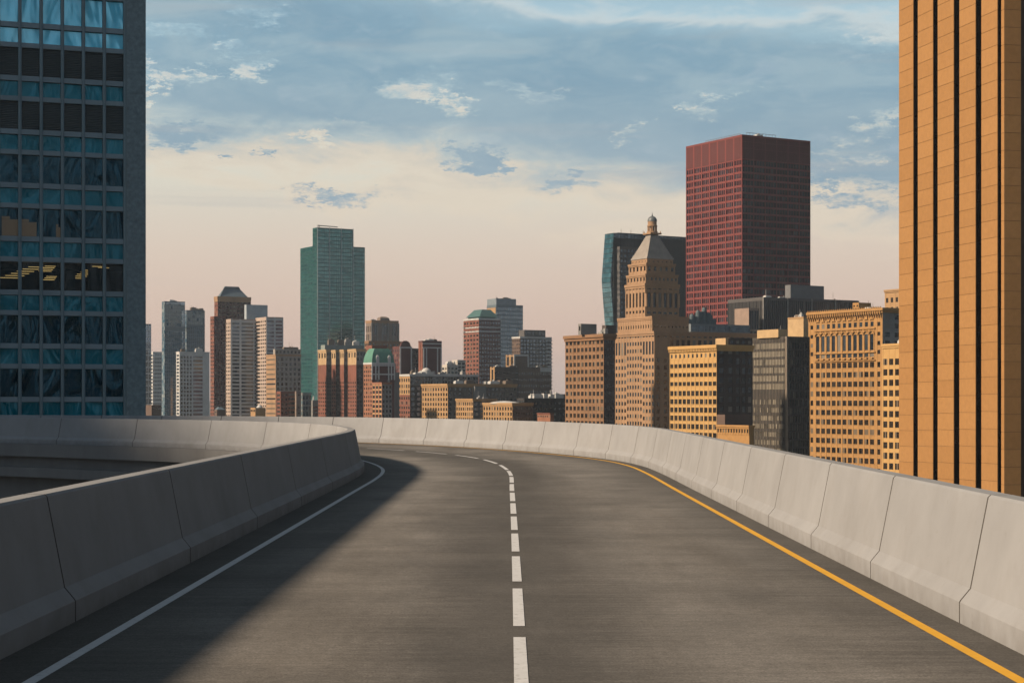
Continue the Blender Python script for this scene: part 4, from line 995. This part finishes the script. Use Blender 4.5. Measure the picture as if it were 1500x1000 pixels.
bx = B.mass(258, 263, 307, 515, lgrey, L=S_(1, 1, 5, g='dark'), Rr=[S_(4, 1, 5.6, p=.35, h=.7, t=6, g='dark', a=(.02,.42)), S_(1, 1, 5.6, p=.08, h=.6, t=6, g='blue', a=(.44,.78))], cor=(.5, .2, lgrey)); B.units(bx, 3, seed=53); B.finish()
B = Bld('apartment_tower', 'brown tower with pale parapet and blue hipped roof, behind the white banded tower', 'tower', 1350, 319)
bx = B.mass(314, 319, 367.5, 434, brown, L=S_(2, 1, 6, p=.5, h=.5, t=6, g='warm', pm=redb, sm=redb), Rr=[S_(9, 1, 6, p=.45, h=.5, t=7, g='dark', sm=plum)], cor=(2.2, .5, buff))
x0, x1, y0, y1, z0, z1 = bx
B.mb('hipped_roof', slate).frustum(x0+2.2, x1-2, y0+1, y1-1, z1, x0+8.3, x1-8, y0+8, y1-2, z1+8.5)
B.mass(308, 313.5, 331, 463, redb, dD=-4, part='lower_wall', L=S_(2, 1, 5.5, p=.4, h=.5, t=4, g='warm'), Rr=S_(4, 1, 5.5, p=.5, h=.6, t=4, g='dark', pm=plum, sm=plum)); B.finish()
B = Bld('apartment_tower', 'white banded apartment tower with pinkish side and pale roof box', 'tower', 1250, 338)
b1 = B.mass(331, 338, 391, 467, pink, rwall=lgrey, L=S_(3, 1, 5.4, p=.4, h=.5, t=5, g='warm'), Rr=[S_(1, 3, 5.4, p=.3, m=.2, h=.62, t=5, g='dark', a=(0,.28)), S_(2, 1, 5.4, p=.08, h=.62, t=5, g='dark', a=(.28,1))])
b2 = B.mass(371, 390, 415, 464, pink, rwall=lgrey, dD=-8, part='second_wall', L=[S_(1, 1, 5.4, p=.1, h=.55, t=5, g='warm', a=(.45,1)), S_(3, 1, 5.4, p=.4, h=.5, t=5, g='warm', a=(0,.45))], Rr=S_(2, 2, 5.4, p=.2, m=.1, h=.62, t=5, g='blue'))
B.mass(358, 361, 392, 446, mat('panel_pale_blue', (.42,.48,.52), rough=.5), dD=8, yb=468, part='roof_box'); B.finish()
B = Bld('stone_building', 'tan stone block with sunny banded side between the white tower and green glass tower', 'building', 1100, 404)
bx = B.mass(389.7, 404, 441, 519, buff, rwall=mat('stone_pale_grey', (.34,.31,.28)), L=S_(1, 1, 7.2, p=.1, h=.35, t=6, g='warm', gw=(1,1,6)), Rr=S_(6, 1, 7.2, p=.5, h=.6, t=5, g='dark'), cor=(.5, .3, buff))
b_ = B.mass(400, 403, 441, 511, mat('stone_pale_grey', (.34,.31,.28)), dD=6, part='upper_wall', Rr=S_(7, 1, 7, p=.5, rows=[(513.5,517)], g='dark')); B.units(b_, 5, m=UNIT2, seed=57, hmax=2); B.finish()
B = Bld('brick_building', 'low brown building with stacked balconies at the foot of the tan stone block', 'building', 950, 411)
B.mass(405, 411, 433, 573, redb, L=S_(1, 1, 6, g='warm'), Rr=[S_(2, 1, 6.5, p=.5, h=.5, t=4, g='dark', a=(0,.5)), S_(1, 1, 6.5, p=.1, h=.5, t=3, g='dark', a=(.5,1), sm=orb)])
B.mass(432, 434, 441, 573, mat('stone_brownish', (.25,.20,.17)), part='side_wall', Rr=S_(1, 1, 9, p=.7, h=.3, g='dark')); B.finish()
B = Bld('low_building', 'grey green glazed low block at the foot of the green glass tower', 'building', 1000, 443)
B.mass(441, 443, 456, 575, grey, Rr=S_(3, 1, 8, p=.2, h=.7, g='cyan'), L=S_(1, 1, 8, g='cyan')); B.finish()
B = Bld('low_building', 'slim grey building with a white chimney left of the brick hotel', 'building', 980, 458)
b_ = B.mass(456, 458, 466, 586, grey, Rr=S_(1, 1, 5, p=.2, h=.5, g='dark')); q = MB(); q.cyl(b_[0]+1.2, b_[2]+1.5, [(.5, b_[5]-.5), (.45, b_[5]+2.2), (.6, b_[5]+2.4)], n=10); q.build('chimney', WHT, B.root); B.finish()
B = Bld('low_building', 'little golden building with a white conical roof light just above the far parapet', 'building', 900, 374)
b_ = B.mass(367, 374, 389, 597, gold, rwall=dgrey, L=S_(3, 1, 4, rows=[(599,603)], g='dark')); q = MB(); q.cyl(b_[0]+3.5, b_[2]+3, [(1.7, b_[5]-.5), (1.6, b_[5]+.4), (.5, b_[5]+1.4), (.2, b_[5]+2)], n=12); q.build('roof_light', WHT, B.root); B.finish()
B = Bld('low_building', 'low brown slope roofed building at the foot of the brown hipped roof tower', 'building', 1000, 320)
b_ = B.mass(314, 318, 331, 600, brown, L=S_(1, 1, 5, rows=[(602,604)])); B.mb('pitched_roof', slate).frustum(b_[0], b_[1], b_[2], b_[3], b_[5], b_[0]+2, b_[1]-2, b_[2]+2, b_[3], b_[5]+1.6); B.finish()

# --- near left office tower
TH = 19.0; E = (-.2148*150, 150.0); WID = 38.0
org = (E[0]-WID*math.cos(R(TH)), E[1]-WID*math.sin(R(TH)))
troot = empty('office_tower', (*org, GZ), R(TH)); tag(troot, 'dark blue glass and grey granite office tower filling the left edge', 'office tower')
gran = mat('granite_blue_grey', (.15,.22,.26), rough=.75, var=.3, scale=3.0, detail=8, spec=.3)
fin = mat('fin_grey_blue', (.13,.20,.24), rough=.5, var=.1, metal=.2)
band = mat('band_grey_blue', (.22,.29,.33), rough=.5, var=.12, metal=.1)
gv = glass('window_dark_wavy', (.004,.022,.038), rough=.02, spec=.35, wavy=.36, wscale=.33, tint=(.35,.8,1))
gt = glass('panel_teal_wavy', (.004,.16,.22), rough=.03, spec=.4, wavy=.28, wscale=.4, tint=(.35,.85,1))
gs_ = glass('window_painted_sky', (.06,.55,.80), rough=.03, spec=.6, wavy=.16, wscale=.25, ior=2.1, tint=(.5,.9,1))  # blue base colour imitates sky reflected in the top rows
lou = mat('louvre_dark', (.13,.16,.17), rough=.6)
z_floor = 2.33-GZ; PER = 4.59; bay = 1.77; xr = WID-1.77
TOPZ = z_floor+PER*13.5; I0 = -9
core = MB(); roomz0 = z_floor+PER*2; roomz1 = roomz0+2.41
core.box(.0, WID-.05, .35, 30, 0, roomz0-.02); core.box(.0, WID-.05, .35, 30, roomz1+.02, TOPZ)
core.box(0, WID-.05, 9, 30, roomz0-.02, roomz1+.02); core.box(0, .3, .35, 9, roomz0-.02, roomz1+.02); core.box(WID-.4, WID-.05, .35, 9, roomz0-.02, roomz1+.02)
core.build('core', mat('interior_dark', (.03,.03,.032), rough=.9), troot)
q = MB()   # granite end pier in blocks
z = 0
while z < TOPZ:
    for h_ in (2.41+.21, 1.98-.01): q.box(xr+.14, WID, -.30, 1.2, z, z+h_-.02); z += h_
q.box(xr+.14, WID-.02, -.27, 1.18, 0, TOPZ); q.build('granite_pier', gran, troot)
q = MB()
for i in range(22):
    x = xr-i*bay; 
    if x > 0: q.box(x-.14, x+.14, -.22, .36, 0, TOPZ); q.box(x-.03, x+.03, -.27, -.22, 0, TOPZ)
q.build('mullion', fin, troot)
bnd = MB()
stuff_w = MB(); stuff_s = MB(); stuff_l = MB()
def louvers(mb_, xa, xb, za, zb):
    n_ = 16
    for i in range(n_):
        z_ = za+(zb-za)*(i+.5)/n_; d_ = (zb-za)/n_
        k_ = len(mb_.v)
        mb_.v += [(xa, .05, z_-d_*.35), (xb, .05, z_-d_*.35), (xb, .22, z_+d_*.4), (xa, .22, z_+d_*.4), (xa, .05, z_-d_*.50), (xb, .05, z_-d_*.50), (xb, .24, z_+d_*.25), (xa, .24, z_+d_*.25)]
        mb_.f += [(k_, k_+1, k_+2, k_+3), (k_+4, k_+7, k_+6, k_+5), (k_, k_+4, k_+5, k_+1)]; mb_.m += [0]*3
    mb_.box(xa, xb, .26, .34, za, zb)
for i in range(I0, 13):
    zt = z_floor+i*PER; hv = 2.41
    bnd.box(.01, xr, -.10, .34, zt+hv+.0, zt+hv+.42); bnd.box(.01, xr, -.10, .34, zt-.44, zt)
    bnd.box(.01, xr, -.125, -.10, zt+hv+.06, zt+hv+.36)
    for j in range(21):
        xb = xr-j*bay-.14; xa = xr-(j+1)*bay+.14
        if xa < 0: continue
        vis = j < 6 and -1 <= i <= 7
        islou = i in (5, 6)
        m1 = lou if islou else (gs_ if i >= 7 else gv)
        if i == 2: m1 = None
        b = MB() if vis else (stuff_l if islou else stuff_w)
        if islou: louvers(b, xa, xb, zt, zt+hv)
        else: b.box(xa, xb, .24, .27, zt+.01, zt+hv-.01, 0)
        if vis:
            mm = m1
            if i == 2:
                mm = MATS.get('window_clear')
                if not mm:
                    mm = glass('window_clear', (.02,.05,.06), rough=.03, spec=.3, wavy=.1, wscale=.35)
                    t_ = mm.node_tree; bs = t_.nodes['Principled BSDF']; tr_ = t_.nodes.new('ShaderNodeBsdfTransparent'); mxs = t_.nodes.new('ShaderNodeMixShader')
                    mxs.inputs[0].default_value = .35; tr_.inputs[0].default_value = (.8,.85,.85,1)
                    t_.links.new(tr_.outputs[0], mxs.inputs[1]); t_.links.new(bs.outputs[0], mxs.inputs[2]); t_.links.new(mxs.outputs[0], t_.nodes['Material Output'].inputs[0])
            b.build('louvre_panel' if islou else 'window', mm, troot)
        s2 = MB() if vis else stuff_s
        s2.box(xa, xb, .20, .27, zt+hv+.43, zt+PER-.45)
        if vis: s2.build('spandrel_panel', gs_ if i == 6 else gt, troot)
amb = bpy.data.materials.new('amber_reflection_glow'); amb.use_nodes = True  # amber reflections in the windows, imitated by faintly glowing sheets
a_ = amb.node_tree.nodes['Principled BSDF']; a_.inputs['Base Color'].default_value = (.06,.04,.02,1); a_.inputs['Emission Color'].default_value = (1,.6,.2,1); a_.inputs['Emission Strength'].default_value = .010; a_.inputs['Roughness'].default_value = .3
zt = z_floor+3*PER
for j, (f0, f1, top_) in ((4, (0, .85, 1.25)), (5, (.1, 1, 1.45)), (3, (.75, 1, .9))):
    xb = xr-j*bay-.14; xa = xr-(j+1)*bay+.14; q = MB(); q.box(xa+(xb-xa)*f0, xa+(xb-xa)*f1, .232, .238, zt+.05, zt+top_); q.box(xa+(xb-xa)*f0, xa+(xb-xa)*(f0+f1)/2, .232, .238, zt+top_+.02, zt+top_+.25); q.build('amber_reflection', amb, troot)
bnd.build('floor_band', band, troot)
for b, nme, m_ in ((stuff_w, 'window', gv), (stuff_s, 'spandrel_panel', gt), (stuff_l, 'louvre_panel', lou)):
    o = b.build(nme, m_, troot); tag(o, kind='stuff')
# lit ceiling strips inside the occupied floor
em = bpy.data.materials.new('ceiling_lamp_glow'); em.use_nodes = True
e_ = em.node_tree.nodes['Principled BSDF']; e_.inputs['Emission Color'].default_value = (1, .62, .22, 1); e_.inputs['Emission Strength'].default_value = 1.6*AK; e_.inputs['Base Color'].default_value = (.8,.7,.5,1)
for (cx_, dx_, hw_, z_, dz_, k_) in ((26.7, .42, .85, -1.15, .17, 6), (29.7, .12, .55, -.50, .12, 4), (30.0, .1, .5, -1.25, .12, 3), (32.4, .26, .62, -1.05, .15, 7), (34.6, .1, .5, -.2, .1, 2), (24.3, .2, .6, -.5, .14, 3)):
    for n_ in range(k_):
        q = MB(); cc = cx_+dx_*n_; hh = hw_*(1-.05*n_); zl = roomz1+z_+dz_*n_; ya = 3.4-n_*.4
        q.box(cc-hh, cc+hh, ya, ya+.07, zl-.045, zl); lamp_ = q.build('ceiling_lamp', em, troot)
        q = MB(); q.box(cc-hh+.3, cc-hh+.32, ya+.02, ya+.05, zl, roomz1+.02); q.box(cc+hh-.32, cc+hh-.3, ya+.02, ya+.05, zl, roomz1+.02); q.build('lamp_rod', MATS['interior_dark'], lamp_)
q = MB(); q.box(.4, WID-.5, .4, 8.9, roomz0-.02, roomz0+.05); q.box(33.2, 34.9, .9, 1.3, roomz0, roomz1-.3); q.box(31.3, 32.1, 1.0, 1.5, roomz0, roomz1-.5)
q.build('office_partition', mat('interior_blue_grey', (.06,.10,.12)), troot)

# --- near right ribbed tower
TH = 13.0; D = 260.0; P, wr_, wl = foot(1317, 1471, 1495.5, D, TH)
rroot = empty('ribbed_tower', (*P, GZ), R(TH)); tag(rroot, 'orange stone tower with tall vertical piers and dark slots at the right edge', 'office tower')
t = R(TH)
def along(u):
    kk = (u-U0)/F; return (P[0]-kk*D)/(math.sin(t)+kk*math.cos(t))
ost = mat('stone_orange', (.42,.222,.08), rough=.82, var=.07, scale=1.2, spec=.25)
wear(ost, .5, .5, .75, .35, (1,1,1), (.88,.85,.82)); wear(ost, .4, .55, .7, 6, (1,1,1), (.9,.88,.85))
ost2 = mat('stone_orange_pale', (.435,.232,.085), rough=.82, var=.08, scale=1.5, spec=.25); ost3 = mat('stone_orange_deep', (.40,.21,.075), rough=.84, var=.08, scale=1.5, spec=.25)
brz = mat('bronze_panel', (.08,.042,.022), rough=.5, metal=.2); drk = glass('slot_glass', (.015,.013,.012), spec=.3)
TOP = 118.0; ph = 2.68; jm = mat('joint_dark', (.16,.08,.04))
def pier(x0_, x1_, y0_, y1_, off=0.0):
    q = MB(); z = -off
    while z < TOP:
        q.box(x0_, x1_, y0_, y1_, max(z, 0)+.03, min(z+ph, TOP)-.03, rnd.choice((0, 0, 2, 3))); z += ph
    q.box(x0_+.06, x1_-.02, y0_+.05, y1_-.05, 0, TOP-.03, 1)
    pr_ = q.build('pier', [ost, jm, ost2, ost3], rroot)
    if y0_ > 1:
        q = MB(); q.box(x0_+.10, x1_-.05, y0_-.06, y0_-.004, 0, TOP-.1); q.build('slot_shade_sheet', drk, pr_)  # dark sheet imitates shade on the pier's side wall
edges = [(1437.5, 1461), (1405.3, 1429), (1373.5, 1396.9), (1344.4, 1366.6), (1316.8, 1337.7)]
DEP = 1.6
for n_, (ua, ub) in enumerate(edges): pier(0, DEP, along(ub), along(ua), off=.5*(n_ % 2)*0+.2*n_)
pier(0, wr_, 0, .9, off=.4)
q = MB(); q.box(DEP-.35, 40, .9, wl-.3, 0, TOP-.5); q.build('core', brz, rroot)
q = MB(); q.box(wr_+.05, 40, .95, 1.3, 0, TOP-.5); q.build('dark_wall', drk, rroot)
pv = along(1317)
sl = [(0.9, along(1461)), (along(1437.5), along(1429)), (along(1405.3), along(1396.9)), (along(1373.5), along(1366.6)), (along(1344.4), along(1337.7))]
for n_, (ya, yb) in enumerate(sl):
    z = 2.0+1.3*n_
    while z < TOP-6:
        q = MB(); q.box(DEP-.42, DEP-.36, ya+.05, yb-.05, z, z+2.7*2); q.build('slot_window', drk, rroot)
        q = MB(); q.box(DEP-.60, DEP-.36, ya+.02, yb-.02, z+5.4, z+5.65); q.build('slot_bracket', brz, rroot)
        z += 8.3

# --- unseen block added out of frame to the left to shade the ramp loop
shade_root = empty('office_block', (-118, 22, GZ), R(0)); tag(shade_root, 'unseen block added outside the picture to the left to shade the ramp', 'office building')
q = MB(); q.box(.3, 33.7, .3, 62, 0, 84)
for i in range(12): q.box(i*34/11-.5 if i else 0, i*34/11+.5 if i < 11 else 34, 0, .4, 0, 85)
for i in range(20): q.box(33.6, 34, .5+i*61/19-.5, .5+i*61/19+.5, 0, 85)
for i in range(21): q.box(0.05, 33.95, .05, 62, i*4+2.6, i*4+4)
q.build('wall', grey, shade_root)
q = MB(); q.box(.25, 33.75, .2, 61.5, 1, 83); q.build('glazing', GL['dark'][0], shade_root)

sc.render.engine = 'CYCLES'
